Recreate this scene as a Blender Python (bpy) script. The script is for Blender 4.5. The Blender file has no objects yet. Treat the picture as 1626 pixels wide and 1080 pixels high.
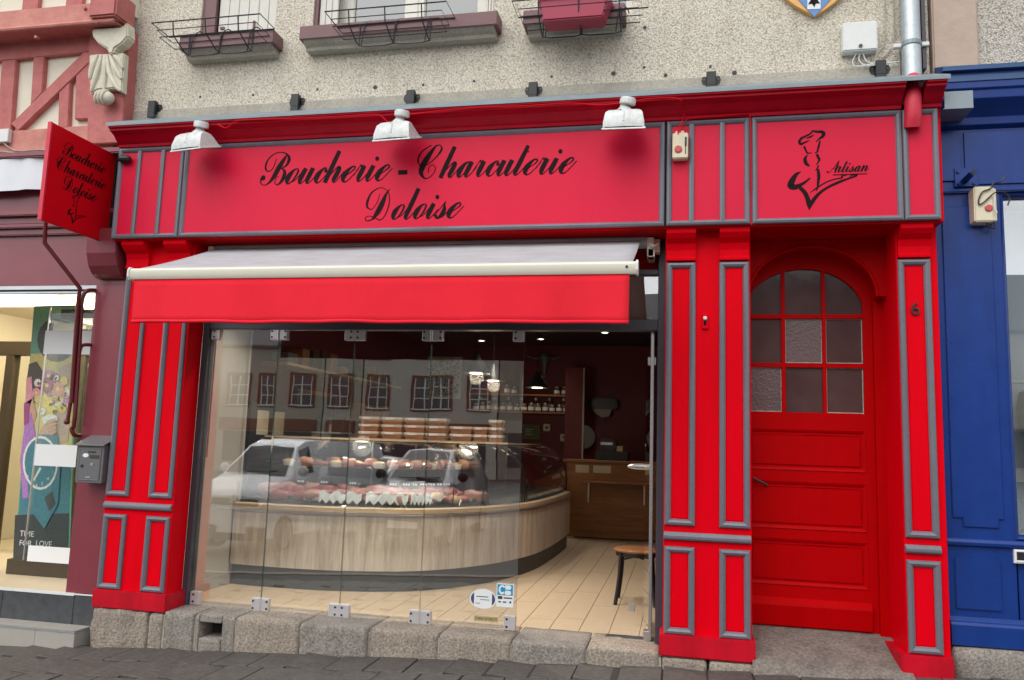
import bpy, bmesh, math, random
from mathutils import Vector, Matrix
random.seed(7)
scn = bpy.context.scene
# ---------------------------------------------------------------- camera
CR = Vector((0.97849138, 0.20369188, 0.0326225))
CU = Vector((-0.00570482, -0.13136093, 0.99131819))
CF = Vector((-0.20620879, 0.97018242, 0.12737351))
CP = Vector((4.4354685, -5.64937, 1.5))
FPX = 1270.954
cd = bpy.data.cameras.new('camera'); cam = bpy.data.objects.new('camera', cd)
scn.collection.objects.link(cam); scn.camera = cam
cd.sensor_width = 36; cd.lens = 36 * FPX / 1626; cd.clip_start = .05; cd.clip_end = 2000
cam.matrix_world = Matrix(((CR.x, CU.x, -CF.x, CP.x), (CR.y, CU.y, -CF.y, CP.y), (CR.z, CU.z, -CF.z, CP.z), (0, 0, 0, 1)))
# ---------------------------------------------------------------- sky, sun, exposure
SUN_EL, SUN_AZ = 52, 200          # degrees; azimuth clockwise from +Y: behind the camera, a little to the left
w = bpy.data.worlds.new('World'); scn.world = w; w.use_nodes = True
nt = w.node_tree; nt.nodes.clear()
sky = nt.nodes.new('ShaderNodeTexSky'); sky.sky_type = 'NISHITA'; sky.sun_disc = False
sky.sun_elevation = math.radians(SUN_EL); sky.sun_rotation = math.radians(SUN_AZ)
sky.air_density = 1.0; sky.dust_density = 1.5; sky.ozone_density = .6
hs = nt.nodes.new('ShaderNodeHueSaturation'); hs.inputs['Saturation'].default_value = .13
bg = nt.nodes.new('ShaderNodeBackground'); bg.inputs['Strength'].default_value = .15
wo = nt.nodes.new('ShaderNodeOutputWorld')
nt.links.new(sky.outputs[0], hs.inputs['Color']); nt.links.new(hs.outputs[0], bg.inputs[0]); nt.links.new(bg.outputs[0], wo.inputs[0])
sl = bpy.data.lights.new('sun', 'SUN'); sl.energy = .55; sl.angle = math.radians(60); sl.color = (1, .965, .91)
so = bpy.data.objects.new('sun', sl); scn.collection.objects.link(so)
e, a = math.radians(SUN_EL), math.radians(SUN_AZ)
sd = Vector((math.sin(a) * math.cos(e), math.cos(a) * math.cos(e), math.sin(e)))
so.rotation_euler = sd.to_track_quat('Z', 'Y').to_euler(); so.location = sd * 30
scn.view_settings.view_transform = 'Standard'; scn.view_settings.look = 'None'
scn.view_settings.exposure = 0.86; scn.view_settings.gamma = 1

# ---------------------------------------------------------------- helpers
def ray(u, v): return CF + CR * ((u - 813) / FPX) + CU * ((540 - v) / FPX)
def py(u, v, y): D = ray(u, v); return CP + D * ((y - CP.y) / D.y)
def px(u, v, x): D = ray(u, v); return CP + D * ((x - CP.x) / D.x)
def pz(u, v, z): D = ray(u, v); return CP + D * ((z - CP.z) / D.z)
def zg(x): return -.155 + .05 * max(-10, min(14, x))
col = scn.collection
ORG = {}
class MB:
    def __init__(s): s.v = []; s.f = []
    def add(s, vs, fs):
        o = len(s.v); s.v += [tuple(p) for p in vs]; s.f += [[i + o for i in f] for f in fs]; return s
    def box(s, x0, x1, y0, y1, z0, z1):
        x0, x1 = min(x0, x1), max(x0, x1); y0, y1 = min(y0, y1), max(y0, y1); z0, z1 = min(z0, z1), max(z0, z1)
        return s.add([(x0,y0,z0),(x1,y0,z0),(x1,y1,z0),(x0,y1,z0),(x0,y0,z1),(x1,y0,z1),(x1,y1,z1),(x0,y1,z1)],
              [(0,3,2,1),(4,5,6,7),(0,1,5,4),(1,2,6,5),(2,3,7,6),(3,0,4,7)])
    def prism(s, poly, ax, a, b):
        n = len(poly)
        def m(p, t): return {'x': (t, p[0], p[1]), 'y': (p[0], t, p[1]), 'z': (p[0], p[1], t)}[ax]
        return s.add([m(p, a) for p in poly] + [m(p, b) for p in poly],
              [list(range(n))[::-1], list(range(n, 2 * n))] + [(i, (i + 1) % n, n + (i + 1) % n, n + i) for i in range(n)])
    def frame(s, x0, x1, z0, z1, y, prof):
        L = []
        for d, o in prof: L += [(x0 + d, y - o, z0 + d), (x1 - d, y - o, z0 + d), (x1 - d, y - o, z1 - d), (x0 + d, y - o, z1 - d)]
        F = []
        for i in range(len(prof) - 1):
            for k in range(4): a, b = i * 4 + k, i * 4 + (k + 1) % 4; F.append((a, b, b + 4, a + 4))
        return s.add(L, F)
    def tube(s, pts, r, n=8, closed=False):
        pts = [Vector(p) for p in pts]; N = len(pts); rs = r if isinstance(r, (list, tuple)) else [r] * N
        L = []; up = None
        for i, p in enumerate(pts):
            if closed: d = pts[(i + 1) % N] - pts[i - 1]
            else: d = pts[min(i + 1, N - 1)] - pts[max(i - 1, 0)]
            d = d.normalized() if d.length > 1e-9 else Vector((0, 0, 1))
            if up is None: up = Vector((0, 0, 1)) if abs(d.z) < .9 else Vector((1, 0, 0))
            a = d.cross(up); a = a.normalized() if a.length > 1e-6 else d.orthogonal().normalized()
            b = a.cross(d).normalized(); up = b
            L += [p + a * rs[i] * math.cos(6.2832 * k / n) + b * rs[i] * math.sin(6.2832 * k / n) for k in range(n)]
        F = []
        for i in range(N if closed else N - 1):
            j = (i + 1) % N
            for k in range(n): F.append((i * n + k, i * n + (k + 1) % n, j * n + (k + 1) % n, j * n + k))
        if not closed: F += [list(range(n))[::-1], list(range((N - 1) * n, N * n))]
        return s.add(L, F)
    def lathe(s, prof, c, ax='z', n=16):
        L = []
        for r, h in prof:
            for k in range(n):
                A = 6.28318 * k / n; a, b = r * math.cos(A), r * math.sin(A)
                L.append({'z': (c[0] + a, c[1] + b, c[2] + h), 'y': (c[0] + a, c[1] + h, c[2] + b), 'x': (c[0] + h, c[1] + a, c[2] + b)}[ax])
        m = len(prof); F = [(i * n + k, i * n + (k + 1) % n, (i + 1) * n + (k + 1) % n, (i + 1) * n + k) for i in range(m - 1) for k in range(n)]
        return s.add(L, F + [list(range(n))[::-1], list(range((m - 1) * n, m * n))])
    def ball(s, c, r, n=10, sq=(1, 1, 1)):
        L = []; m = n // 2
        for i in range(m + 1):
            t = math.pi * i / m
            for k in range(n):
                A = 6.28318 * k / n
                L.append((c[0] + sq[0] * r * math.sin(t) * math.cos(A), c[1] + sq[1] * r * math.sin(t) * math.sin(A), c[2] + sq[2] * r * math.cos(t)))
        return s.add(L, [(i * n + k, (i + 1) * n + k, (i + 1) * n + (k + 1) % n, i * n + (k + 1) % n) for i in range(m) for k in range(n)])
    def xf(s, M): s.v = [tuple(M @ Vector(p)) for p in s.v]; return s
    def join(s, o): return s.add(o.v, o.f)
def spline(pts, k=6):
    out = []; n = len(pts); D = len(pts[0])
    for i in range(n - 1):
        a, b, c, d = pts[max(i - 1, 0)], pts[i], pts[i + 1], pts[min(i + 2, n - 1)]
        for j in range(k):
            t = j / k
            out.append(tuple(.5 * (2 * b[q] + (c[q] - a[q]) * t + (2 * a[q] - 5 * b[q] + 4 * c[q] - d[q]) * t * t + (3 * b[q] - a[q] - 3 * c[q] + d[q]) * t ** 3) for q in range(D)))
    out.append(tuple(pts[-1])); return out
def rot(axis, deg, c=(0, 0, 0)):
    c = Vector(c); return Matrix.Translation(c) @ Matrix.Rotation(math.radians(deg), 4, axis) @ Matrix.Translation(-c)
def tag(o, label=None, cat=None, group=None, kind=None):
    if label: o['label'] = label
    if cat: o['category'] = cat
    if group: o['group'] = group
    if kind: o['kind'] = kind
    return o
def obj(name, mb, mat, parent=None, smooth=False, bevel=0, origin=None):
    me = bpy.data.meshes.new(name)
    if parent: org = ORG[parent]
    elif origin is not None: org = Vector(origin)
    else:
        xs, ys, zs = zip(*mb.v); org = Vector(((min(xs) + max(xs)) / 2, (min(ys) + max(ys)) / 2, min(zs)))
    me.from_pydata([(p[0] - org[0], p[1] - org[1], p[2] - org[2]) for p in mb.v], [], mb.f)
    bm = bmesh.new(); bm.from_mesh(me)
    bmesh.ops.recalc_face_normals(bm, faces=bm.faces)
    if bevel: bmesh.ops.bevel(bm, geom=[e for e in bm.edges if len(e.link_faces) == 2 and e.calc_face_angle(0) > .6], offset=bevel, segments=1 if bevel < .006 else 2, affect='EDGES', clamp_overlap=True)
    bm.to_mesh(me); bm.free()
    if smooth:
        me.polygons.foreach_set('use_smooth', [True] * len(me.polygons))
        if smooth != 2:
            try: me.set_sharp_from_angle(angle=math.radians(38))
            except Exception: pass
    me.materials.append(mat if not isinstance(mat, str) else M[mat])
    o = bpy.data.objects.new(name, me); col.objects.link(o); ORG[o] = org
    if parent: o.parent = parent
    else: o.location = org
    return o
def thing(name, loc, label, cat, group=None):
    o = bpy.data.objects.new(name, None); col.objects.link(o); o.location = loc; o.empty_display_size = .1
    ORG[o] = Vector(loc); return tag(o, label, cat, group)
def dup(root, delta=(0, 0, 0), label=None, parent=None):
    r = root.copy(); col.objects.link(r)
    if parent: r.parent = parent
    else: r.location = Vector(root.location) + Vector(delta)
    ORG[r] = ORG[root] + Vector(delta)
    if label: r['label'] = label
    for c in [k for k in bpy.data.objects if k.parent == root]: dup(c, (0, 0, 0), None, r)
    return r
def B(*a): return MB().box(*a)
def text_mb(t, size, ext=.001, align='LEFT'):
    cu = bpy.data.curves.new('t', 'FONT'); cu.body = t; cu.size = size; cu.extrude = ext; cu.align_x = align; cu.resolution_u = 4
    o = bpy.data.objects.new('t', cu); col.objects.link(o)
    dg = bpy.context.evaluated_depsgraph_get(); me = bpy.data.meshes.new_from_object(o.evaluated_get(dg))
    mb = MB().add([tuple(v.co) for v in me.vertices], [list(p.vertices) for p in me.polygons])
    bpy.data.objects.remove(o); bpy.data.curves.remove(cu); bpy.data.meshes.remove(me); return mb
def wallmap(x, y, z): # local text XY -> facade XZ facing -Y
    return Matrix(((1, 0, 0, x), (0, 0, -1, y), (0, 1, 0, z), (0, 0, 0, 1)))

# ---------------------------------------------------------------- materials
M = {}
def node(nt, t, **k):
    n = nt.nodes.new(t)
    for a, b in k.items():
        if a in n.inputs: n.inputs[a].default_value = b
        else: setattr(n, a, b)
    return n
def pm(name, c, rough=.5, metal=0, var=.12, vs=6, bump=0, bs=80, coat=0, spec=.5, emit=None, es=0, c2=None, rvar=.08, stretch=None, weather=0):
    """principled paint with noise variation in colour and gloss plus fine relief"""
    m = bpy.data.materials.new(name); m.use_nodes = True; nt = m.node_tree; p = nt.nodes['Principled BSDF']; L = nt.links
    p.inputs['Metallic'].default_value = metal; p.inputs['Coat Weight'].default_value = coat; p.inputs['Coat Roughness'].default_value = .12
    p.inputs['Specular IOR Level'].default_value = spec
    geo = node(nt, 'ShaderNodeNewGeometry'); pos = geo.outputs['Position']
    if stretch:
        mp = node(nt, 'ShaderNodeMapping'); mp.inputs['Scale'].default_value = stretch; L.new(pos, mp.inputs[0]); pos = mp.outputs[0]
    n = node(nt, 'ShaderNodeTexNoise', Scale=vs, Detail=6.0, Roughness=.62); L.new(pos, n.inputs['Vector'])
    mx = node(nt, 'ShaderNodeMix', data_type='RGBA'); L.new(n.outputs['Fac'], mx.inputs[0])
    d = c2 if c2 else tuple(x * (1 - var) for x in c); b = c if c2 else tuple(min(1, x * (1 + var)) for x in c)
    mx.inputs[6].default_value = (*d, 1); mx.inputs[7].default_value = (*b, 1)
    rp = node(nt, 'ShaderNodeMapRange'); rp.inputs[1].default_value = .3; rp.inputs[2].default_value = .7
    if c2: L.new(n.outputs['Fac'], rp.inputs[0]); L.new(rp.outputs[0], mx.inputs[0])
    cout = mx.outputs[2]
    if weather:   # faded and grimy runs with ragged edges, and small scuffs
        wm = node(nt, 'ShaderNodeMapping'); wm.inputs['Scale'].default_value = (5, 5, .8); L.new(geo.outputs['Position'], wm.inputs[0])
        wn = node(nt, 'ShaderNodeTexNoise', Scale=1.0, Detail=9.0, Roughness=.72); L.new(wm.outputs[0], wn.inputs['Vector'])
        wr = node(nt, 'ShaderNodeMapRange'); wr.inputs[1].default_value = .44; wr.inputs[2].default_value = .72; wr.inputs[4].default_value = weather; L.new(wn.outputs['Fac'], wr.inputs[0])
        w2 = node(nt, 'ShaderNodeMix', data_type='RGBA', blend_type='MULTIPLY'); L.new(wr.outputs[0], w2.inputs[0]); L.new(cout, w2.inputs[6]); w2.inputs[7].default_value = (.45, .42, .42, 1)
        sn = node(nt, 'ShaderNodeTexNoise', Scale=55.0, Detail=3.0, Roughness=.5); L.new(geo.outputs['Position'], sn.inputs['Vector'])
        sr = node(nt, 'ShaderNodeMapRange'); sr.inputs[1].default_value = .73; sr.inputs[2].default_value = .78; sr.inputs[4].default_value = min(1, weather * 1.3); L.new(sn.outputs['Fac'], sr.inputs[0])
        w3 = node(nt, 'ShaderNodeMix', data_type='RGBA'); L.new(sr.outputs[0], w3.inputs[0]); L.new(w2.outputs[2], w3.inputs[6]); w3.inputs[7].default_value = (*[.5 * x + .12 for x in c], 1); cout = w3.outputs[2]
    L.new(cout, p.inputs['Base Color'])
    rr = node(nt, 'ShaderNodeMapRange'); rr.inputs[3].default_value = max(.02, rough - rvar); rr.inputs[4].default_value = min(1, rough + rvar)
    n2 = node(nt, 'ShaderNodeTexNoise', Scale=vs * 2.3, Detail=4.0); L.new(pos, n2.inputs['Vector']); L.new(n2.outputs['Fac'], rr.inputs[0]); L.new(rr.outputs[0], p.inputs['Roughness'])
    if bump:
        nb = node(nt, 'ShaderNodeTexNoise', Scale=bs, Detail=5.0, Roughness=.6); L.new(pos, nb.inputs['Vector'])
        bp = node(nt, 'ShaderNodeBump', Strength=1.0, Distance=bump); L.new(nb.outputs['Fac'], bp.inputs['Height']); L.new(bp.outputs[0], p.inputs['Normal'])
    if emit: p.inputs['Emission Color'].default_value = (*emit, 1); p.inputs['Emission Strength'].default_value = es
    M[name] = m; return m
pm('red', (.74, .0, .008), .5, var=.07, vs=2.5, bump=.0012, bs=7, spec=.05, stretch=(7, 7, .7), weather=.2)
pm('red_shaded', (.44, .0001, .0016), .45, var=.09, vs=2.5, bump=.0012, bs=7, spec=.05, stretch=(2, 2, 2), weather=.22)  # darker copy of red: shade of the door recess is put into the colour
pm('red_plinth', (.54, .002, .016), .55, spec=.2, weather=.55, var=.16, vs=9, bump=.0008, bs=90)
pm('fascia_red_sheen', (.68, .012, .05), .42, var=.06, vs=1.6, bump=.0012, bs=5, coat=.02, spec=.15, weather=.08)  # pinker base: the sky sheen on the fascia is put into the colour
pm('cornice_red_shaded', (.46, .001, .016), .4, var=.1, vs=2.5, bump=.0012, bs=7, spec=.2, weather=.35)  # deeper red: shade on the down-facing cornice is put into the colour
pm('sign_red', (.58, .0005, .008), .45, var=.06, spec=.15)
pm('grey_mould', (.15, .148, .178), .3, var=.14, vs=20, bump=.001, bs=60, weather=.25)
pm('dark_grey', (.05, .048, .062), .4, var=.1, vs=20)
pm('zinc', (.24, .29, .31), .42, metal=.3, var=.15, vs=12, bump=.0008, bs=30)
pm('zinc_pipe', (.48, .53, .55), .38, metal=.5, var=.3, vs=26, bump=.001, bs=40)
pm('pipe_red', (.62, .02, .05), .45, var=.25, vs=18, bump=.001, bs=40)
pm('black_print', (.010, .004, .005), .6, var=.2, spec=.12)
pm('black_metal', (.012, .012, .014), .45, var=.3, vs=40)
pm('wire', (.01, .012, .02), .4)
pm('white_lamp', (.72, .74, .74), .42, var=.09, vs=24, c2=(.5, .51, .48))
pm('cream_plastic', (.72, .65, .47), .5, var=.08, vs=14)
pm('white_plastic', (.7, .71, .69), .5, var=.08, vs=20)
pm('dome_red', (.55, .07, .07), .3)
pm('awning', (.47, .48, .50), .85, var=.06, vs=5, bump=.0012, bs=60, stretch=(1, 3, 3), c2=(.38, .39, .41), weather=.15)
pm('valance', (.80, .026, .044), .8, var=.06, vs=4, bump=.004, bs=6, spec=.05, weather=.08)
pm('bar_cream', (.73, .70, .58), .38, var=.05, vs=9)
pm('steel', (.55, .53, .53), .3, metal=.85, var=.1, vs=30)
pm('clamp', (.66, .63, .65), .34, metal=.55, var=.1, vs=30, stretch=(1, 1, .1))
pm('mauve', (.185, .095, .098), .6, var=.15, vs=12, bump=.0015, bs=60)
pm('shutter', (.66, .645, .58), .62, var=.1, vs=10, stretch=(3, 3, .4), bump=.001, bs=80)
pm('casement', (.72, .70, .62), .5, var=.06)
pm('timber', (.54, .17, .15), .7, var=.2, vs=9, bump=.005, bs=22, c2=(.40, .11, .105))
pm('timber_pink', (.64, .27, .215), .72, var=.2, vs=5, bump=.005, bs=22, c2=(.44, .15, .125))
pm('infill', (.74, .69, .56), .8, var=.06, vs=6, bump=.002, bs=30)
pm('carving', (.70, .66, .54), .7, var=.08, vs=9, bump=.001, bs=50, c2=(.56, .52, .41))
pm('burgundy', (.21, .034, .048), .34, var=.15, vs=5, bump=.0008, bs=40, coat=.2)
pm('burgundy_pipe', (.12, .012, .016), .34, var=.2, vs=20)
pm('rust', (.35, .2, .12), .75, var=.4, vs=30, c2=(.45, .3, .2), bump=.002, bs=90)
pm('white_cloth', (.72, .74, .78), .8, var=.05, bump=.004, bs=6)
pm('blue', (.008, .04, .22), .3, var=.2, vs=4, bump=.0008, bs=30, spec=.35, weather=.35)
pm('blue_skylit', (.03, .085, .22), .4, var=.2, vs=6)  # paler copy of blue: sky light on the cornice is put into the colour
pm('blue_dark', (.012, .018, .07), .4, var=.2, vs=6)
pm('stone_pink', (.47, .36, .29), .85, var=.15, vs=7, bump=.006, bs=14)
pm('granite', (.47, .40, .32), .85, var=.3, vs=62, bump=.009, bs=60, c2=(.145, .118, .098), weather=.6)
pm('granite_grey', (.40, .36, .31), .85, var=.3, vs=66, bump=.009, bs=60, c2=(.125, .112, .1), weather=.6)
pm('slab', (.115, .104, .094), .72, var=.3, vs=30, bump=.003, bs=40, c2=(.06, .053, .048), weather=.5)
pm('joint', (.035, .031, .028), .9, var=.3)
pm('concrete', (.27, .245, .21), .85, var=.3, vs=48, bump=.006, bs=70, c2=(.11, .092, .08), weather=.8)
pm('asphalt', (.085, .084, .082), .9, var=.3, vs=20, bump=.004, bs=90)
pm('mortar', (.54, .50, .425), .9, var=.15, vs=60, bump=.007, bs=110, c2=(.36, .33, .275), weather=.4)
pm('tile_dark', (.045, .05, .055), .35, var=.4, vs=18, c2=(.075, .08, .085))
pm('tile_cream', (.62, .52, .36), .4, var=.06, vs=10)
pm('tile_grey', (.36, .34, .30), .55, var=.12, vs=9)
pm('alu', (.5, .52, .54), .35, metal=.7)
pm('mail_grey', (.125, .125, .13), .4, var=.08, vs=30)
pm('paper', (.75, .77, .77), .8, var=.03)
pm('dark_wood', (.04, .03, .022), .45, var=.3, vs=14)
pm('num_black', (.02, .015, .013), .3)
# rough-cast wall: aggregate grains with dark pits, drifting stains
def roughcast(name, light, dark, stain):
    m = bpy.data.materials.new(name); m.use_nodes = True; nt = m.node_tree; p = nt.nodes['Principled BSDF']; L = nt.links
    p.inputs['Roughness'].default_value = .92; p.inputs['Specular IOR Level'].default_value = .2
    g = node(nt, 'ShaderNodeNewGeometry').outputs['Position']
    wv = node(nt, 'ShaderNodeTexNoise', Scale=30.0, Detail=2.0); L.new(g, wv.inputs['Vector'])
    ad = node(nt, 'ShaderNodeMixRGB', blend_type='LINEAR_LIGHT'); ad.inputs[0].default_value = .012; L.new(g, ad.inputs[1]); L.new(wv.outputs['Color'], ad.inputs[2])
    v1 = node(nt, 'ShaderNodeTexVoronoi', Scale=82.0); v1.feature = 'F1'; L.new(ad.outputs[0], v1.inputs['Vector'])
    n1 = node(nt, 'ShaderNodeTexNoise', Scale=95.0, Detail=4.0, Roughness=.7); L.new(g, n1.inputs['Vector'])
    hm = node(nt, 'ShaderNodeMath', operation='MULTIPLY_ADD'); L.new(v1.outputs['Distance'], hm.inputs[0]); hm.inputs[1].default_value = -.55; L.new(n1.outputs['Fac'], hm.inputs[2])
    bp = node(nt, 'ShaderNodeBump', Strength=1.0, Distance=.010); L.new(hm.outputs[0], bp.inputs['Height']); L.new(bp.outputs[0], p.inputs['Normal'])
    cr = node(nt, 'ShaderNodeValToRGB'); L.new(hm.outputs[0], cr.inputs[0])
    cr.color_ramp.elements[0].position = 0; cr.color_ramp.elements[0].color = (*dark, 1); cr.color_ramp.elements[1].position = .34; cr.color_ramp.elements[1].color = (*light, 1)
    big = node(nt, 'ShaderNodeTexNoise', Scale=.8, Detail=5.0, Roughness=.6); L.new(g, big.inputs['Vector'])
    mr = node(nt, 'ShaderNodeMapRange'); mr.inputs[1].default_value = .38; mr.inputs[2].default_value = .68; L.new(big.outputs['Fac'], mr.inputs[0])
    mx = node(nt, 'ShaderNodeMix', data_type='RGBA', blend_type='MULTIPLY'); L.new(mr.outputs[0], mx.inputs[0]); L.new(cr.outputs[0], mx.inputs[6]); mx.inputs[7].default_value = (*stain, 1)
    mp = node(nt, 'ShaderNodeMapping'); mp.inputs['Scale'].default_value = (9, 9, .55); L.new(g, mp.inputs[0])
    sn = node(nt, 'ShaderNodeTexNoise', Scale=1.0, Detail=5.0, Roughness=.65); L.new(mp.outputs[0], sn.inputs['Vector'])
    sr = node(nt, 'ShaderNodeMapRange'); sr.inputs[1].default_value = .52; sr.inputs[2].default_value = .78; sr.inputs[4].default_value = .55; L.new(sn.outputs['Fac'], sr.inputs[0])
    m2 = node(nt, 'ShaderNodeMix', data_type='RGBA', blend_type='MULTIPLY'); L.new(sr.outputs[0], m2.inputs[0]); L.new(mx.outputs[2], m2.inputs[6]); m2.inputs[7].default_value = (.70, .68, .64, 1)
    L.new(m2.outputs[2], p.inputs['Base Color']); M[name] = m
roughcast('roughcast', (.88, .82, .70), (.47, .42, .34), (.86, .85, .83))
roughcast('roughcast_pale', (.74, .69, .60), (.3, .27, .23), (.9, .9, .9))
def wood(name, a, b, rough=.45, sc=(14, 14, 1.2), ring=5):
    m = bpy.data.materials.new(name); m.use_nodes = True; nt = m.node_tree; p = nt.nodes['Principled BSDF']; L = nt.links
    g = node(nt, 'ShaderNodeNewGeometry').outputs['Position']; mp = node(nt, 'ShaderNodeMapping'); mp.inputs['Scale'].default_value = sc; L.new(g, mp.inputs[0])
    n = node(nt, 'ShaderNodeTexNoise', Scale=1.0, Detail=8.0, Roughness=.66, Distortion=.6); L.new(mp.outputs[0], n.inputs['Vector'])
    n3 = node(nt, 'ShaderNodeTexNoise', Scale=float(ring), Detail=8.0, Roughness=.8); L.new(mp.outputs[0], n3.inputs['Vector'])
    av = node(nt, 'ShaderNodeMath', operation='MULTIPLY_ADD'); L.new(n3.outputs['Fac'], av.inputs[0]); av.inputs[1].default_value = .6; L.new(n.outputs['Fac'], av.inputs[2])
    cr = node(nt, 'ShaderNodeValToRGB'); cr.color_ramp.elements[0].position = .62; cr.color_ramp.elements[1].position = .95
    cr.color_ramp.elements[0].color = (*a, 1); cr.color_ramp.elements[1].color = (*b, 1); L.new(av.outputs[0], cr.inputs[0]); L.new(cr.outputs[0], p.inputs['Base Color'])
    bp = node(nt, 'ShaderNodeBump', Strength=.4, Distance=.002); L.new(av.outputs[0], bp.inputs['Height']); L.new(bp.outputs[0], p.inputs['Normal'])
    p.inputs['Roughness'].default_value = rough; M[name] = m
wood('oak', (.43, .36, .28), (.70, .63, .53))
wood('till_wood', (.22, .085, .02), (.36, .15, .04), sc=(1.2, 14, 14))
wood('chair_wood', (.20, .07, .02), (.36, .14, .045), sc=(1.2, 14, 14))
wood('oak_strip', (.40, .28, .16), (.62, .47, .3), sc=(1.2, 1.2, 18))
def glass(name, ior=1.5, tint=(1, 1, 1), rough=0., bump=0, bs=60, gain=1.0, wav=0):
    m = bpy.data.materials.new(name); m.use_nodes = True; nt = m.node_tree; nt.nodes.clear(); L = nt.links
    o = node(nt, 'ShaderNodeOutputMaterial'); fr = node(nt, 'ShaderNodeFresnel', IOR=ior)
    bk = node(nt, 'ShaderNodeNewGeometry'); im = node(nt, 'ShaderNodeMapRange'); im.inputs[3].default_value = ior; im.inputs[4].default_value = 1 / ior
    L.new(bk.outputs['Backfacing'], im.inputs[0]); L.new(im.outputs[0], fr.inputs['IOR'])   # a thin pane reflects alike from both sides
    tr = node(nt, 'ShaderNodeBsdfTransparent'); tr.inputs[0].default_value = (*tint, 1)
    gl = node(nt, 'ShaderNodeBsdfGlossy', Roughness=rough); gl.inputs[0].default_value = (1, 1, 1, 1)
    mx = node(nt, 'ShaderNodeMixShader'); L.new(tr.outputs[0], mx.inputs[1]); L.new(gl.outputs[0], mx.inputs[2]); L.new(mx.outputs[0], o.inputs[0])
    mm = node(nt, 'ShaderNodeMath', operation='MULTIPLY', use_clamp=True); L.new(fr.outputs[0], mm.inputs[0]); mm.inputs[1].default_value = gain; L.new(mm.outputs[0], mx.inputs[0])
    if bump:
        g = node(nt, 'ShaderNodeNewGeometry').outputs['Position']
        nb = node(nt, 'ShaderNodeTexVoronoi', Scale=float(bs)); L.new(g, nb.inputs['Vector'])
        bp = node(nt, 'ShaderNodeBump', Strength=1.0, Distance=bump); L.new(nb.outputs[0], bp.inputs['Height']); L.new(bp.outputs[0], gl.inputs['Normal']); L.new(bp.outputs[0], fr.inputs['Normal'])
    if wav:
        g = node(nt, 'ShaderNodeNewGeometry').outputs['Position']; nb = node(nt, 'ShaderNodeTexNoise', Scale=4.0, Detail=1.0); L.new(g, nb.inputs['Vector'])
        bp = node(nt, 'ShaderNodeBump', Strength=1.0, Distance=wav); L.new(nb.outputs[0], bp.inputs['Height']); L.new(bp.outputs[0], gl.inputs['Normal'])
    M[name] = m
glass('glass', 1.55, (.985, .995, .985), gain=3.9, wav=.00022)
glass('case_glass', 1.35, (.97, .99, .98))
glass('window_glass', 1.6, (.35, .38, .4), gain=2.2)
pm('pane_plain', (.095, .05, .048), .08, var=.3, vs=3, c2=(.06, .027, .028), bump=.0005, bs=9)
pm('pane_rough', (.13, .085, .08), .16, var=.2, vs=6, bump=.0045, bs=60)
pm('glass_edge', (.05, .12, .1), .1, var=.1)
def emis(name, c, s):
    m = bpy.data.materials.new(name); m.use_nodes = True; nt = m.node_tree; p = nt.nodes['Principled BSDF']
    p.inputs['Base Color'].default_value = (*c, 1); p.inputs['Emission Color'].default_value = (*c, 1); p.inputs['Emission Strength'].default_value = s; M[name] = m
emis('lamp_on', (1, .9, .75), 7); emis('lamp_soft', (1, .93, .8), 1.6); emis('ceiling_light', (1, .88, .66), 3.2)
def lamp(name, loc, e, r=.05, c=(1, .86, .66), parent=None, spot=None):
    l = bpy.data.lights.new(name, 'SPOT' if spot else 'POINT'); l.energy = e; l.color = c; l.shadow_soft_size = r
    if spot: l.spot_size = math.radians(spot); l.spot_blend = .6
    o = bpy.data.objects.new(name, l); col.objects.link(o)
    if parent: o.parent = parent; o.location = Vector(loc) - ORG[parent]
    else: o.location = loc
    return o
# ================================================================= SETTING
from mathutils import noise as mnoise
def stone(x0, x1, y0, y1, z0, z1, seed=0, amp=.012, rnd=.03, n=(14, 4, 9)):
    mb = MB(); c = Vector(((x0 + x1) / 2, (y0 + y1) / 2, (z0 + z1) / 2)); h = Vector(((x1 - x0) / 2, (y1 - y0) / 2, (z1 - z0) / 2))
    idx = {}
    def vid(i, j, k):
        if (i, j, k) in idx: return idx[(i, j, k)]
        q = Vector((2 * i / n[0] - 1, 2 * j / n[1] - 1, 2 * k / n[2] - 1)); p = Vector((q.x * h.x, q.y * h.y, q.z * h.z))
        inn = Vector([max(-(h[t] - rnd), min(h[t] - rnd, p[t])) for t in range(3)]); d = p - inn
        if d.length > rnd: p = inn + d.normalized() * rnd
        p = p + c; nz = mnoise.noise(p * 7 + Vector((seed, 0, 0))) + .6 * mnoise.noise(p * 23 + Vector((0, seed, 0)))
        p = p + (p - c).normalized() * nz * amp
        mb.v.append(tuple(p)); idx[(i, j, k)] = len(mb.v) - 1; return idx[(i, j, k)]
    for a, b, w in ((0, 1, 2), (1, 2, 0), (0, 2, 1)):
        for s in (0, n[w]):
            for i in range(n[a]):
                for j in range(n[b]):
                    q = []
                    for di, dj in ((0, 0), (1, 0), (1, 1), (0, 1)):
                        t = [0, 0, 0]; t[a] = i + di; t[b] = j + dj; t[w] = s; q.append(vid(*t))
                    mb.f.append(q)
    return mb
g = MB()
xs = [-70, -40, -20, -10, -5, 0, 5, 10, 14, 30, 70]
def sheet(y0, y1, dz): 
    L = []; 
    for x in xs: L += [(x, y0, zg(x) + dz), (x, y1, zg(x) + dz)]
    return MB().add(L, [(2 * i, 2 * i + 2, 2 * i + 3, 2 * i + 1) for i in range(len(xs) - 1)])
tag(obj('ground', sheet(-70, 12, -.16), 'asphalt', origin=(0, 0, 0)), kind='structure')
tag(obj('road', sheet(-42, -3.25, -.13), 'asphalt', origin=(0, 0, 0)), kind='structure')
pav = tag(obj('pavement', sheet(-3.1, .6, -.012), 'joint', origin=(0, 0, 0)), kind='structure')
k = MB()
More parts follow.
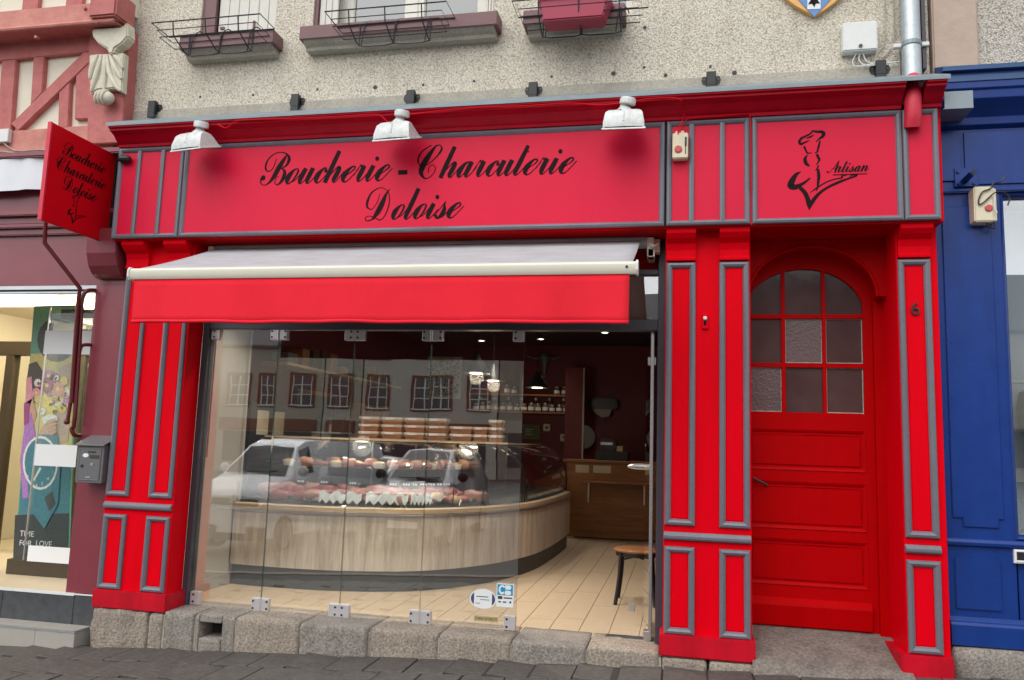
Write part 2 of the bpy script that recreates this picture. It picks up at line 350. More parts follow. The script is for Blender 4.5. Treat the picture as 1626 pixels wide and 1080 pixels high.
for i in range(40):
    x = -12 + i * .8; k.join(MB().add([(x + dx, y, zg(x + dx) + z) for y in (-3.25, -3.102) for dx, z in ((0, -.14), (.79, -.14), (.79, .002), (0, .002))], [(0, 1, 2, 3), (4, 7, 6, 5), (0, 3, 7, 4), (1, 5, 6, 2), (3, 2, 6, 7), (0, 4, 5, 1)]))
tag(obj('kerb', k, 'granite_grey', origin=(0, -3.2, 0)), kind='structure')
# paving slabs, each an object; the far rows share meshes
rnd = random.Random(3)
protos = []
for k in range(5):
    o = MB().box(-.1345, .1345, -.182, .182, -.03, 0)
    o.v = [(x + rnd.uniform(-.003, .003), y + rnd.uniform(-.003, .003), z + (rnd.uniform(-.002, .001) if z == 0 else 0)) for x, y, z in o.v]; protos.append(o)
first = {}
cnt = 0
for r in range(7):
    y = -.2 - r * .378
    for i in range(35):
        x = -2.55 + i * .281 + (.14 if r % 2 else 0)
        if x > 6.9 or cnt >= 290: continue
        k = rnd.randrange(5)
        if k not in first:
            o = obj('slab', protos[k], 'slab', pav, bevel=.004); first[k] = o
            for v in o.data.vertices: pass
        else:
            o = first[k].copy(); col.objects.link(o); o.parent = pav
        o.location = (x, y, zg(x) + rnd.uniform(-.002, .0015)); o.rotation_euler = (0, -math.atan(.05) + rnd.uniform(-.004, .004), math.pi * rnd.randrange(2)); cnt += 1

# ================================================================= RENDERED HOUSE ABOVE THE SHOP
WY = .10
H = thing('rendered_house', (2.9, .4, 0), 'cream rough-cast town house wall with mauve sills above the red butcher shop', 'house')
wins = [(.40, 1.10), (1.44, 2.98), (3.33, 4.06)]
wb = MB(); xa = -.33; ZS, ZT = 4.77, 6.35
for a, b in wins: wb.box(xa, a, WY, .5, ZS, ZT); xa = b
wb.box(xa, 6.12, WY, .5, ZS, ZT); wb.box(-.33, 6.12, WY, .5, 3.6, ZS); wb.box(-.33, 6.12, WY, .5, ZT, 8.2)
obj('wall', wb, 'roughcast', H)
obj('render_band', B(-.3, 5.93, WY - .012, WY + .02, 4.05, 4.212), 'mortar', H, bevel=.004)
obj('inner_wall', MB().box(-.3, 6.1, 1.2, 1.25, 4.5, 6.9).box(-.3, 6.1, .5, 1.2, 4.45, 4.5).box(-.3, 6.1, .5, 1.2, 6.6, 6.65), 'dark_wood', H)
obj('roof', MB().prism([(-.35, 8.2), (-.35, 8.28), (4, 11.5), (8.2, 8.28), (8.2, 8.2)], 'x', -.4, 6.15), 'tile_dark', H)
obj('side_wall', MB().box(-.33, -.2, .5, 8, 3.6, 8.2).box(5.99, 6.12, .5, 8, 3.6, 8.2).box(-.33, 6.12, 8, 8.3, 3.3, 8.2), 'mortar', H)
def sill(par, x0, x1, zt=4.775):
    s = obj('sill', MB().box(x0, x1, -.06, .3, zt - .115, zt), 'mauve', par, bevel=.006)
    obj('sill_lip', MB().prism([(-.045, zt - .115), (.099, zt - .115), (.099, zt - .175), (.02, zt - .175), (.012, zt - .15), (-.02, zt - .135)], 'x', x0 + .03, x1 - .03), 'mortar', s)
def planks(par, x0, x1, y, z0, z1, n):
    for i in range(n):
        a = x0 + (x1 - x0) * i / n
        obj('plank', B(a + .002, a + (x1 - x0) / n - .002, y, y + .025, z0, z1), 'shutter', par, bevel=.004)
# window with closed shutters
W1 = obj('window', MB().box(.40, .52, .12, .16, 4.777, ZT).box(.401, 1.099, .30, .34, 4.777, ZT), 'mauve', H); tag(W1, 'window closed by white plank shutters')
sill(W1, .325, 1.185)
planks(W1, .535, 1.095, .15, 4.80, 6.3, 6)
obj('hinge', B(.56, .60, .138, .1505, 4.93, 4.95), 'mauve', W1); obj('shutter_bolt', B(.87, .885, .135, .1505, 4.86, 4.98), 'mauve', W1)
# middle window: folded shutters, casements with blue sky in the panes
W2 = obj('window', MB().box(1.441, 1.47, .12, .3, 4.777, ZT), 'mauve', H); sill(W2, 1.41, 3.05, 4.78)
planks(W2, 1.475, 1.64, .14, 4.80, 6.3, 3); planks(W2, 2.905, 2.975, .12, 4.80, 6.3, 3)
fr = MB().frame(1.6, 2.92, 4.78, 6.34, .30, [(0, 0), (0, .05), (.055, .05), (.055, 0)])
obj('frame', fr, 'casement', W2)
for a, b in ((1.655, 2.24), (2.28, 2.865)):
    c = obj('casement', MB().frame(a, b, 4.82, 6.3, .30, [(0, 0), (0, .035), (.06, .035), (.07, .02), (.07, 0)]).box(a + .06, b - .06, .285, .305, 5.5, 5.53), 'casement', W2)
    obj('pane', B(a + .06, b - .06, .296, .3, 4.88, 6.24), 'window_glass', W2)
obj('mullion', B(2.225, 2.295, .255, .29, 4.8, 6.3), 'casement', W2, bevel=.006)
obj('latch', MB().box(2.94, 2.96, .02, .05, 4.785, 4.82).box(3.0, 3.02, .03, .06, 4.785, 4.83), 'black_metal', W2)
W3 = obj('window', MB().box(3.331, 3.40, .12, .3, 4.777, ZT).box(3.4, 4.059, .3, .34, 4.777, 4.85), 'mauve', H); sill(W3, 3.25, 4.02, 4.76)
obj('pane', B(3.4, 4.05, .31, .315, 4.85, 6.3), 'window_glass', W3); planks(W3, 3.405, 3.50, .2, 4.80, 6.3, 2)
obj('frame', MB().frame(3.5, 4.055, 4.78, 6.34, .29, [(0, 0), (0, .04), (.05, .04), (.05, 0)]), 'casement', W3)
# drill holes left in the render
for u, v in ((318, 154), (402, 151), (504, 142), (596, 139), (672, 135), (753, 129), (876, 122), (974, 117), (1023, 107), (1057, 120), (1024, 44), (1128, 106), (1166, 116)):
    p = py(u, v, WY)
    obj('drill_hole', MB().lathe([(.010 + .004 * ((u * 7) % 3), -.004), (.012, .006)], p, 'y', 7), 'black_metal', H)

# wire balconet baskets on the sills
def basket(x0, x1, z, label):
    t = thing('flower_basket', ((x0 + x1) / 2, -.18, z - .2), label, 'basket', 'wire flower-box baskets on the window sills')
    yb, yf, r = -.068, -.30, .0052; d = .06
    obj('rim', MB().tube([(x0, yf, z), (x1, yf, z), (x1, yb, z), (x0, yb, z)], r, 6, True), 'wire', t)
    obj('lower_ring', MB().tube([(x0 + d, yf + .03, z - .11), (x1 - d, yf + .03, z - .11), (x1 - d, yb, z - .11), (x0 + d, yb, z - .11)], r * .8, 6, True)
        .tube([(x0 + d * .7, yf + .02, z - .055), (x1 - d * .7, yf + .02, z - .055), (x1 - d * .7, yb, z - .055), (x0 + d * .7, yb, z - .055)], r * .7, 6, True), 'wire', t)
    n = 3
    for i in range(n):
        x = x0 + (x1 - x0) * (.2 + .3 * i)
        obj('stay', MB().tube([(x, yf, z), (x, yf + .025, z - .11), (x, yb - .06, z - .17), (x, yb, z - .175), (x, yb, z)], r, 6), 'wire', t)
        xh = x0 + (x1 - x0) * (.27 + .27 * i)
        obj('hook', MB().tube(spline([(xh - .05, yb, z - .17), (xh - .03, yb - .005, z - .02), (xh, yb + .03, z + .045), (xh + .03, yb + .06, z + .03), (xh + .04, yb + .08, z + .012)], 5), r * .9, 6), 'wire', t)
    for i in range(2):
        xa, xb = x0 + (x1 - x0) * (.2 + .3 * i), x0 + (x1 - x0) * (.5 + .3 * i)
        obj('brace', MB().tube([(xa, yb, z - .172), (xa + .07, yb - .05, z - .21), (xb - .04, yb - .05, z - .21), (xb, yb, z - .172)], r * .9, 6), 'wire', t)
    return t
basket(.235, 1.195, 4.77, 'empty black wire flower basket under the window with closed shutters')
basket(1.742, 2.715, 4.742, 'empty black wire flower basket on the wide sill of the glazed window')
basket(3.215, 4.19, 4.70, 'black wire flower basket holding a raspberry red planter')
fb = thing('flower_box', (3.66, -.18, 4.55), 'raspberry red plastic planter trough held in a wire basket', 'planter')
obj('trough', MB().add([(3.44, -.272, 4.545), (3.88, -.272, 4.545), (3.88, -.10, 4.545), (3.44, -.10, 4.545), (3.40, -.290, 4.745), (3.93, -.290, 4.745), (3.93, -.075, 4.745), (3.40, -.075, 4.745)], [(0, 1, 2, 3), (0, 1, 5, 4), (1, 2, 6, 5), (2, 3, 7, 6), (3, 0, 4, 7)]), pm('planter', (.36, .02, .06), .4), fb, bevel=.01)
obj('rim', MB().box(3.385, 3.94, -.296, -.285, 4.715, 4.75).box(3.385, 3.94, -.082, -.069, 4.715, 4.75), 'planter', fb, bevel=.003)
obj('soil', B(3.41, 3.92, -.28, -.085, 4.715, 4.72), pm('soil', (.03, .022, .015), .95, bump=.004), fb)

# shield of arms
def shield_poly(c, s):
    R = []
    for t in range(9): R.append((c[0] + s * (1 - (t / 8) ** 2.2), c[1] - s * 1.25 * (t / 8)))
    L = [(2 * c[0] - x, z) for x, z in R[::-1]][1:]
    return [(c[0] + s, c[1] + s * .8)] + R + L + [(c[0] - s, c[1] + s * .8)]
tipp = py(1293, 30, WY); S = .28; sc = (tipp.x, tipp.z + S * 1.25)
sh = thing('heraldic_shield', (tipp.x, .08, tipp.z), 'gold-edged blue heraldic shield with white checks fixed to the rough-cast wall', 'shield')
obj('rim', MB().prism(shield_poly(sc, S), 'y', .06, WY), pm('shield_gold', (.72, .40, .12), .45, var=.1), sh, bevel=.004)
pm('shield_blue', (.10, .24, .52), .5)
def spx(pts, y): return [(lambda q: (q.x, q.z))(py(u, v, y)) for u, v in pts]
obj('field', MB().prism(spx([(1293, 27), (1269, 1), (1250, -24), (1246, -90), (1340, -90), (1336, -24), (1317, 1)], .056), 'y', .054, .061), 'shield_blue', sh)
for u0, v0 in ((1282, -14), (1258, -44), (1306, -44), (1282, -74)):
    q = obj('check', MB().prism(spx([(u0, v0), (u0 + 21, v0 - 1), (u0 + 21, v0 + 28), (u0, v0 + 29)], .052), 'y', .051, .0545), 'paper', sh)
    a_ = py(u0 + 10.5, v0 + 14, .05); e = [(0, -.055), (.012, -.028), (.04, -.03), (.018, .01), (.012, .05), (-.012, .05), (-.018, .01), (-.04, -.03), (-.012, -.028)]
    obj('ermine', MB().prism([(a_.x + x_, a_.z + z_) for x_, z_ in e], 'y', .0485, .0515), 'black_print', q)

# black mounting brackets
for i, (u, v) in enumerate(((247, 173), (473, 163), (655, 157), (848, 145), (1129, 129), (1396, 112))):
    p = py(u, v, WY); x, z = p.x, p.z
    if i > 3: pass
    t = thing('wall_bracket', (x, .08, z - .05), ['black steel mounting bracket above the corner of the projecting sign', 'black steel mounting bracket below the gap between the two left windows', 'black steel mounting bracket above the middle floodlight', 'black steel mounting bracket below the red planter', 'black steel mounting bracket above the cream alarm box', 'black steel mounting bracket below the white junction box'][i], 'bracket', 'black brackets along the top of the cornice')
    obj('plate', MB().prism([(x - .07, z + .0), (x - .06, z + .03), (x + .06, z + .03), (x + .07, z), (x + .06, z - .03), (x + .03, z - .04), (x - .03, z - .04), (x - .06, z - .03)], 'y', WY - .014, WY + .001), 'black_metal', t)
    obj('hook', MB().box(x - .034, x + .034, WY - .06, WY - .013, z - .055, z + .05).box(x - .034, x + .034, WY - .06, WY - .045, z - .1, z - .05), 'black_metal', t, bevel=.004)
    for dx in (-.05, .05): obj('screw', MB().lathe([(.006, -.004), (.004, 0)], (x + dx, WY - .016, z + .005), 'y', 8), 'mail_grey', t)

# junction box with loose wires, downpipe, cables
a, b = py(1337, 38, .04), py(1393, 80, .04)
jb = thing('junction_box', ((a.x + b.x) / 2, .07, b.z), 'white plastic junction box with loose wires beside the grey downpipe', 'box')
obj('case', B(a.x, b.x, .02, WY, b.z, a.z), 'white_plastic', jb, bevel=.008)
obj('screw', MB().lathe([(.014, -.004), (.010, 0)], (a.x + .115, .018, b.z + .03), 'y', 10), 'dark_grey', jb)
for k, (pts) in enumerate(([(1362, 82), (1354, 97), (1358, 105), (1380, 103), (1400, 96)], [(1367, 82), (1364, 95), (1375, 104), (1398, 102)], [(1370, 82), (1376, 97), (1395, 101), (1428, 98)])):
    obj('wire', MB().tube(spline([py(u, v, .06) for u, v in pts], 5), .0045, 6), 'white_plastic', jb)
cb = thing('cable_bundle', (5.9, .09, 4.1), 'thin pale cables running down the rough-cast wall beside the downpipe', 'cable')
for pts in ([(1405, -20), (1406, 40), (1404, 68), (1398, 80)], [(1418, -20), (1420, 60), (1410, 84), (1400, 92)], [(1425, 70), (1428, 80), (1429, 120)]):
    obj('cable', MB().tube(spline([py(u, v, .085) for u, v in pts], 5), .005, 6), 'mortar', cb)
dpx = .5 * (py(1432, 80, .02).x + py(1462, 80, .02).x)
dp = thing('downpipe', (dpx, 0, 3.4), 'grey zinc rainwater downpipe ending in a red painted shoe', 'downpipe')
obj('pipe', MB().tube([(dpx, .02, 8), (dpx, .02, 4.05), (dpx + .01, .01, 3.97)], .062, 18), 'zinc_pipe', dp, smooth=True)
rx = py(1450, 170, -.19).x
obj('pipe_shoe', MB().tube(spline([(dpx, .02, 4.10), (dpx - .01, -.03, 4.02), (rx + .01, -.12, 3.95), (rx + .004, -.175, 3.88), (rx, -.185, 3.80), (rx, -.18, 3.72), (rx, -.16, 3.655)], 5), [.05] * 6 + [.053] * 25, 18), 'pipe_red', dp, smooth=True)
for z in (4.32, 6.0):
    c = obj('collar', MB().lathe([(.064, -.018), (.068, -.012), (.068, .012), (.064, .018)], (dpx, .02, z), 'z', 18), 'zinc', dp)
    obj('clamp', MB().box(dpx - .115, dpx - .06, .01, .05, z - .015, z + .015).box(dpx + .06, dpx + .115, .01, .05, z - .015, z + .015), 'white_plastic', dp, bevel=.004)
obj('cover_strip', B(dpx + .075, dpx + .10, .03, WY, 4.15, 8), 'dark_grey', dp)

# ================================================================= OPPOSITE SIDE OF THE SQUARE (seen in the glass)
pm('far_cream', (.44, .40, .32), .85, var=.12, vs=1.5); pm('far_stone', (.30, .27, .22), .85, var=.3, vs=3, bump=.02, bs=4); pm('far_white', (.52, .49, .42), .85, var=.1, vs=1.5)
pm('slate', (.07, .075, .085), .5, var=.3, vs=6, stretch=(1, 1, 4)); pm('far_brick', (.22, .085, .05), .85, var=.3, vs=8); pm('far_glass', (.04, .045, .05), .12)
def far_house(x0, x1, hz, mat, trim, lab, nx, rows):
    zb = zg(x0) - .16; y = -38
    t = thing('town_house', ((x0 + x1) / 2, y, zb), lab, 'house')
    obj('wall', B(x0, x1, y - 8, y, zb, zb + hz), mat, t)
    obj('roof', MB().prism([(y + .3, zb + hz), (y + .3, zb + hz + .15), (y - 4, zb + hz + 3.8), (y - 8.2, zb + hz + .15), (y - 8.2, zb + hz)], 'x', x0 - .1, x1 + .1), 'slate', t)
    step = (x1 - x0) / nx
    for r in range(rows):
        for i in range(nx):
            cx = x0 + step * (i + .5 + .16 * math.sin(i * 5.1 + x0)); z0 = zb + 3.9 + 3.0 * r + .25 * math.sin(x0 * 3.3); ww = 1.15 + .2 * math.sin(x0 * 1.7 + i * 2)
            wd = obj('window', MB().frame(cx - ww / 2 - .16, cx + ww / 2 + .16, z0 - .16, z0 + 1.9, y, [(0, 0), (0, .04), (.16, .04), (.16, 0)]), trim, t)
            # far facade faces +Y: shift the frame to the front side
            for v in wd.data.vertices: v.co.y += .08
            obj('pane', B(cx - ww / 2, cx + ww / 2, y, y + .02, z0, z0 + 1.75), 'far_glass', wd)
            obj('casement', MB().box(cx - .04, cx + .04, y + .02, y + .05, z0, z0 + 1.75).box(cx - ww / 2, cx - ww / 2 + .07, y + .02, y + .05, z0, z0 + 1.75).box(cx + ww / 2 - .07, cx + ww / 2, y + .02, y + .05, z0, z0 + 1.75).box(cx - ww / 2, cx + ww / 2, y + .021, y + .049, z0 + .55, z0 + .6).box(cx - ww / 2, cx + ww / 2, y + .021, y + .049, z0 + 1.15, z0 + 1.2).box(cx - ww / 2 - .1, cx + ww / 2 + .1, y + .02, y + .12, z0 - .08, z0), 'casement', wd)
    obj('shop_window', B(x0 + .6, x1 - .6, y, y + .05, zb + .7, zb + 2.5), 'far_glass', t)
    obj('shop_fascia', B(x0 + .3, x1 - .3, y, y + .2, zb + 2.6, zb + 3.3), trim, t)
far_house(-34, -24.5, 7.2, 'far_stone', 'far_white', 'stone town house with white shop trim across the square', 3, 1)
far_house(-24.4, -15, 7.6, 'far_cream', 'far_brick', 'cream town house with brick window surrounds across the square', 4, 1)
far_house(-14.9, -5, 9.6, 'far_white', 'far_brick', 'pale two-storey house with brick surrounds across the square', 4, 2)
far_house(-4.9, 6, 7.4, 'far_stone', 'far_cream', 'grey stone house with cream trim across the square', 4, 1)
far_house(6.1, 18, 8.4, 'far_cream', 'far_white', 'cream house with white window trim across the square', 4, 1)
far_house(18.1, 30, 7.4, 'far_white', 'far_white', 'white rendered house across the square', 4, 1)
# ================================================================= LETTERING: pointed-pen script drawn as swept strokes
U1 = [(20,100,21),(16,60,23),(14,25,21),(20,4,11),(32,2,5),(48,22,3.6),(66,70,3.6)]
def sh_(st, dx): return [(x + dx, y, w) for x, y, w in st]
IST = [(20,100,21),(16,60,23),(14,25,21),(20,4,11),(32,2,5),(48,22,3.6),(66,62,3.6)]
ARCH = [(14,15,3.6),(34,60,4),(52,92,6),(66,99,13),(73,85,21),(69,40,23),(66,18,19),(74,2,8),(88,8,4),(104,45,3.6),(114,70,3.6)]
GL = { # upright units: x-height 100; (strokes, dots, advance); sheared later
 'o': ([[(54,99,4),(32,92,9),(14,55,24),(15,20,20),(31,1,6),(52,20,6),(62,55,8),(62,85,9),(54,99,5)],[(44,14,3.6),(64,20,3.6),(84,55,3.6),(96,85,3.6)]], [], 88),
 'u': ([U1, sh_(IST, 50)], [], 108),
 'i': ([IST], [(24,143,13)], 62),
 'c': ([[(60,78,14),(52,96,6),(36,93,8),(16,55,24),(17,20,20),(34,1,8),(52,12,4),(72,50,3.6),(84,75,3.6)]], [(58,78,11)], 72),
 'h': ([[(20,205,20),(17,100,23),(14,0,21)], ARCH], [], 112),
 'e': ([[(20,40,3.6),(46,58,4),(66,84,7),(57,99,7),(37,92,10),(16,55,24),(16,20,21),(34,1,8),(56,12,4),(78,50,3.6),(92,78,3.6)]], [], 84),
 'r': ([[(-6,40,3.6),(12,106,4),(22,94,8),(40,98,17)], sh_(IST, 20)], [], 80),
 'a': ([[(62,92,5),(46,99,6),(27,86,14),(13,50,24),(14,18,20),(26,1,8),(44,18,4),(66,75,3.6)], sh_(IST, 48)], [], 108),
 't': ([[(26,190,17),(20,100,22),(14,25,21),(20,4,11),(32,2,5),(48,22,3.6),(66,62,3.6)], [(18,150,5),(50,150,5)]], [], 62),
 'l': ([[(20,205,20),(17,100,23),(14,25,21),(20,4,11),(32,2,5),(48,22,3.6),(66,62,3.6)]], [], 62),
 's': ([[(-8,15,3.6),(14,62,3.6),(34,114,4)], [(34,110,4),(35,88,9),(46,60,19),(45,28,21),(30,4,11),(12,5,9)], [(28,2,4),(56,12,3.6),(76,50,3.6),(86,72,3.6)]], [(10,14,10)], 76),
 'n': ([[(-4,50,3.6),(10,96,10),(20,100,19),(17,50,22),(14,0,20)], ARCH], [], 112),
 'A': ([[(-42,24,12),(-36,4,7),(-12,4,5),(22,50,4),(50,130,5),(74,205,6)], [(74,207,8),(80,100,24),(84,20,22),(92,2,9),(104,8,4)], [(8,62,4),(40,72,4),(84,82,4)]], [(-38,22,10)], 100)}
def unsh(st, bl, k): return [((x) * k - .40 * (bl - y) * k, (bl - y) * k, w * k) for x, y, w in st]
kB = .73
GL['B'] = ([unsh([(x - 110, y, w) for x, y, w in s], 415, kB) for s in (
  [(330,140,5),(292,200,25),(255,262,34),(220,330,30),(182,385,16),(140,415,6),(104,411,6),(89,384,9),(97,348,14),(112,350,12)],
  [(225,180,4),(202,258,5),(165,292,5),(132,275,12),(130,222,12),(162,165,8),(222,128,5),(282,125,6),(332,150,12),(348,192,22),(328,240,14),(292,264,6),(268,268,4)],
  [(280,268,6),(312,298,19),(308,352,28),(275,403,14),(245,417,6),(226,396,5),(236,356,4),(258,340,4)])], [((112-110)*kB-.4*65*kB, 65*kB, 15)], 146)
GL['C'] = ([unsh([((x - 160) * 1.07, y * 1.07, w * 1.07) for x, y, w in [(240,62,6),(165,108,8),(130,178,11),(152,232,5),(215,225,5),(282,170,8),(326,110,13),(325,75,8),(300,62,6),(268,82,14),(215,160,34),(172,240,38),(162,300,26),(200,345,8),(250,325,5),(283,275,5),(268,232,4),(236,240,4),(222,275,5),(230,298,3)]], 345 * 1.07, kB)], [], 118)
GL['D'] = ([unsh([(x - 1120, y, w) for x, y, w in s], 757, kB) for s in (
  [(1218,520,4),(1200,590,4),(1152,655,4),(1107,635,13),(1106,580,17),(1142,500,10),(1220,458,5),(1282,482,5),(1312,540,6),(1308,640,8),(1270,732,6),(1230,757,7),(1190,738,7),(1130,718,4),(1095,735,5),(1102,760,6),(1140,758,8),(1182,738,12)],
  [(1312,475,4),(1280,520,16),(1245,610,36),(1205,690,34),(1160,750,9)])], [], 150)
def ribbon(mb, pts, depth, lift):
    """pts (x, y, w) -> flat ribbon standing `lift` proud, local XY, front at +Z"""
    sp = spline(pts, 5); n = len(sp); L = []
    for i, (x, y, w_) in enumerate(sp):
        a, b = sp[max(i - 1, 0)], sp[min(i + 1, n - 1)]; dx, dy = b[0] - a[0], b[1] - a[1]; l = math.hypot(dx, dy) or 1
        nx, ny = -dy / l * w_ * .66, dx / l * w_ * .66
        L += [(x + nx, y + ny, lift), (x - nx, y - ny, lift), (x + nx, y + ny, lift - depth), (x - nx, y - ny, lift - depth)]
    F = []
    for i in range(n - 1):
        a, b = 4 * i, 4 * i + 4; F += [(a, a + 1, b + 1, b), (a + 2, b + 2, b + 3, a + 3), (a, b, b + 2, a + 2), (a + 1, a + 3, b + 3, b + 1)]
    F += [(0, 2, 3, 1), (4 * n - 4, 4 * n - 3, 4 * n - 1, 4 * n - 2)]
    return mb.add(L, F)
def script(word, width, depth=.002):
    """word set from x=0 to x=width on baseline 0"""
    st = []; dots = []; x = 0
    for ch in word:
        if ch == '-': st.append([(x + 20, 42, 20), (x + 75, 42, 20)]); x += 100; continue
        if ch == ' ': x += 45; continue
        ss, dd, adv = GL[ch]
        for s in ss: st.append([(px_ + x, y_, w_) for px_, y_, w_ in s])
        for a, b, r in dd: dots.append((a + x, b, r))
        x += adv
    st = [[(px_ + .40 * y_, y_, w_) for px_, y_, w_ in s] for s in st]; dots = [(a + .4 * b, b, r) for a, b, r in dots]
    lo = min(p[0] for s in st for p in s); hi = max(p[0] for s in st for p in s); k = width / (hi - lo)
    mb = MB()
    for i, s in enumerate(st): ribbon(mb, [((a - lo) * k, b * k, c * k) for a, b, c in s], depth, depth + .0001 * (i % 6))
    for a, b, r in dots:
        n = 12; mb.prism([((a - lo) * k + r * k * math.cos(6.2832 * i / n), b * k + 1.15 * r * k * math.sin(6.2832 * i / n)) for i in range(n)], 'z', 0, depth + .0007)
    return mb
EMB = [[(345,205,8),(300,225,14),(258,243,20),(240,218,22),(258,180,20),(310,152,16),(360,125,14),(385,95,14),(420,105,18),(480,110,26),(503,132,30),(488,165,26),(450,195,14),(420,225,6)],
 [(315,178,6),(355,165,14),(400,140,4)], [(290,268,14),(305,310,16),(322,352,12)], [(322,355,9),(370,352,7)], [(462,215,12),(446,280,17),(430,345,14)], [(430,346,9),(403,352,7)],
 [(325,375,8),(298,420,26),(310,475,28),(345,502,14)], [(425,368,20),(440,410,22),(450,440,18),(418,492,6)], [(440,500,12),(430,530,12),(408,560,4)],
 [(435,545,20),(442,620,26),(436,690,22),(426,760,14),(410,800,4)], [(250,570,6),(200,600,30),(152,680,50),(140,732,50),(192,745,44),(260,715,26),(310,680,18),(350,645,10)],
 [(240,755,30),(290,812,34),(318,880,36),(333,950,36),(336,1015,4)], [(336,1010,8),(362,935,32),(430,842,26),(520,770,20),(640,710,22),(740,672,16),(828,642,14),(842,630,12),(800,627,10),(765,645,4)],
 [(350,815,4),(410,770,10),(520,700,10),(620,667,10),(690,656,10),(682,636,10),(740,627,5)]]
def emblem(width, depth=.002):
    k = width / 720; mb = MB()
    for i, s in enumerate(EMB): ribbon(mb, [((x - 120) * k, (1015 - y) * k, w_ * k) for x, y, w_ in s], depth, depth + .0001 * (i % 6))
    return mb

# ================================================================= RED SHOPFRONT
SF = thing('red_shopfront', (3, 0, .14), 'glossy red timber butcher shopfront with grey mouldings, script fascia and arched side door', 'shopfront')
MOLD = [(0, 0), (0, .014), (.006, .021), (.02, .025), (.033, .018), (.042, .007), (.042, 0)]
ZLB, ZLT, ZUB, ZTP, ZFB, ZFT = .275, .844, .984, 2.798, 3.027, 3.786
FY = -.132
def pier(x0, x1, panels, yb):
    p = obj('pilaster', B(x0, x1, 0, yb, .15, ZFB - .003), 'red', SF, bevel=.003)
    for a, b in panels:
        for z0, z1 in ((ZLB, ZLT), (ZUB, ZTP)):
            obj('moulding', MB().frame(a, b, z0, z1, 0, MOLD), 'grey_mould', p)
            obj('panel', B(a + .05, b - .05, -.004, .002, z0 + .05, z1 - .05), 'red', p)
        obj('corbel', MB().prism([(.001, 2.806), (-.035, 2.806), (-.037, 2.826), (-.028, 2.832), (-.03, 2.88), (-.045, 2.925), (-.085, 2.955), (-.112, 2.985), (-.115, ZFB - .002), (.001, ZFB - .002)], 'x', a, b), 'red', p, bevel=.002)
    x_a, x_b = panels[0][0] - .005, panels[-1][1] + .005
    obj('rail_moulding', MB().prism([(.001, .885), (-.022, .889), (-.03, .9), (-.03, .918), (-.02, .93), (-.012, .94), (.001, .94)], 'x', x_a, x_b), 'grey_mould', p, bevel=.002)
    return p
P1 = pier(-.012, .60, [(0, .205), (.38, .585)], .20)
P2 = pier(4.328, 4.905, [(4.335, 4.536), (4.695, 4.895)], .40)
P3 = pier(5.842, 6.095, [(5.849, 6.05)], .40)
obj('plinth', B(-.012, .63, -.042, .22, .138, .272), 'red_plinth', SF, bevel=.006)
obj('plinth', B(4.308, 4.922, -.042, .40, .138, .274), 'red_plinth', SF, bevel=.006)
obj('plinth', MB().prism([(6.10, -.042), (6.10, .40), (5.80, .42), (5.775, .40), (5.80, -.03), (5.812, -.042)], 'z', .11, .268), 'red_plinth', SF, bevel=.006)
# fascia
obj('fascia_body', B(-.07, 6.085, FY, WY - .02, ZFB, ZFT), 'fascia_red_sheen', SF)
FM = [(0, 0), (0, .012), (.005, .02), (.018, .024), (.03, .017), (.038, .006), (.038, 0)]
def fpanel(x0, x1, bars=()):
    q = obj('fascia_panel', B(x0 + .02, x1 - .02, FY - .004, FY + .001, ZFB + .02, ZFT - .02), 'fascia_red_sheen', SF)
    obj('moulding', MB().frame(x0, x1, ZFB + .001, ZFT - .001, FY, FM), 'grey_mould', q)
    for a in bars: obj('moulding', MB().prism([(a, FY), (a + .004, FY - .017), (a + .02, FY - .023), (a + .036, FY - .017), (a + .04, FY)], 'z', ZFB + .03, ZFT - .03), 'grey_mould', q)
    return q
fpanel(-.073, .527, (.10, .315)); FP = fpanel(.533, 4.319); fpanel(4.332, 4.893, (4.483, 4.69)); FA = fpanel(4.907, 5.864); fpanel(5.868, 6.088)
obj('fascia_joint', B(4.3195, 4.3315, FY - .002, FY + .01, ZFB, ZFT), 'black_print', SF)
for wd, x, z, w_, par in (('Boucherie', 1.212, 3.434, 1.085, FP), ('-', 2.345, 3.437, .072, FP), ('Charcuterie', 2.497, 3.437, 1.20, FP), ('Doloise', 2.103, 3.128, .765, FP)):
    obj('lettering', script(wd, w_).xf(wallmap(x, FY - .004, z)), 'black_print', par)
obj('emblem', emblem(.432).xf(wallmap(5.147, FY - .004, 3.118)), 'black_print', FA)
obj('lettering', script('Artisan', .265).xf(wallmap(5.395, FY - .004, 3.372)), 'black_print', FA)
obj('underline', B(5.43, 5.645, FY - .006, FY - .003, 3.353, 3.359), 'black_print', FA)
# cornice and zinc flashing
CPROF = [(FY + .03, 3.70), (FY - .004, ZFT + .001), (-.155, 3.79), (-.16, 3.812), (-.175, 3.82), (-.195, 3.836), (-.225, 3.865), (-.255, 3.878), (-.278, 3.884), (-.28, 3.90), (-.298, 3.904), (-.30, 3.922), (WY - .005, 3.95), (WY - .005, 3.70)]
for xa_, xb_ in ((-.075, rx - .062), (rx + .062, 6.11)): obj('cornice', MB().prism(CPROF, 'x', xa_, xb_), 'cornice_red_shaded', SF, bevel=.0015)
obj('flashing', MB().prism([(-.306, 3.915), (-.308, 3.938), (-.302, 3.946), (WY - .014, 4.135), (WY - .014, 4.12), (-.295, 3.93)], 'x', -.09, 6.125), 'zinc', SF)
obj('fascia_end', B(6.086, 6.112, FY + .02, WY, ZFB, ZFT), 'red', SF)
# soffit and head of the shop opening
obj('soffit', B(-.06, 6.08, FY + .01, .42, ZFB - .012, ZFB + .02), 'red_shaded', SF)
obj('side_board', B(.60, 4.33, .285, .32, 2.80, ZFB - .012), 'red_shaded', SF)
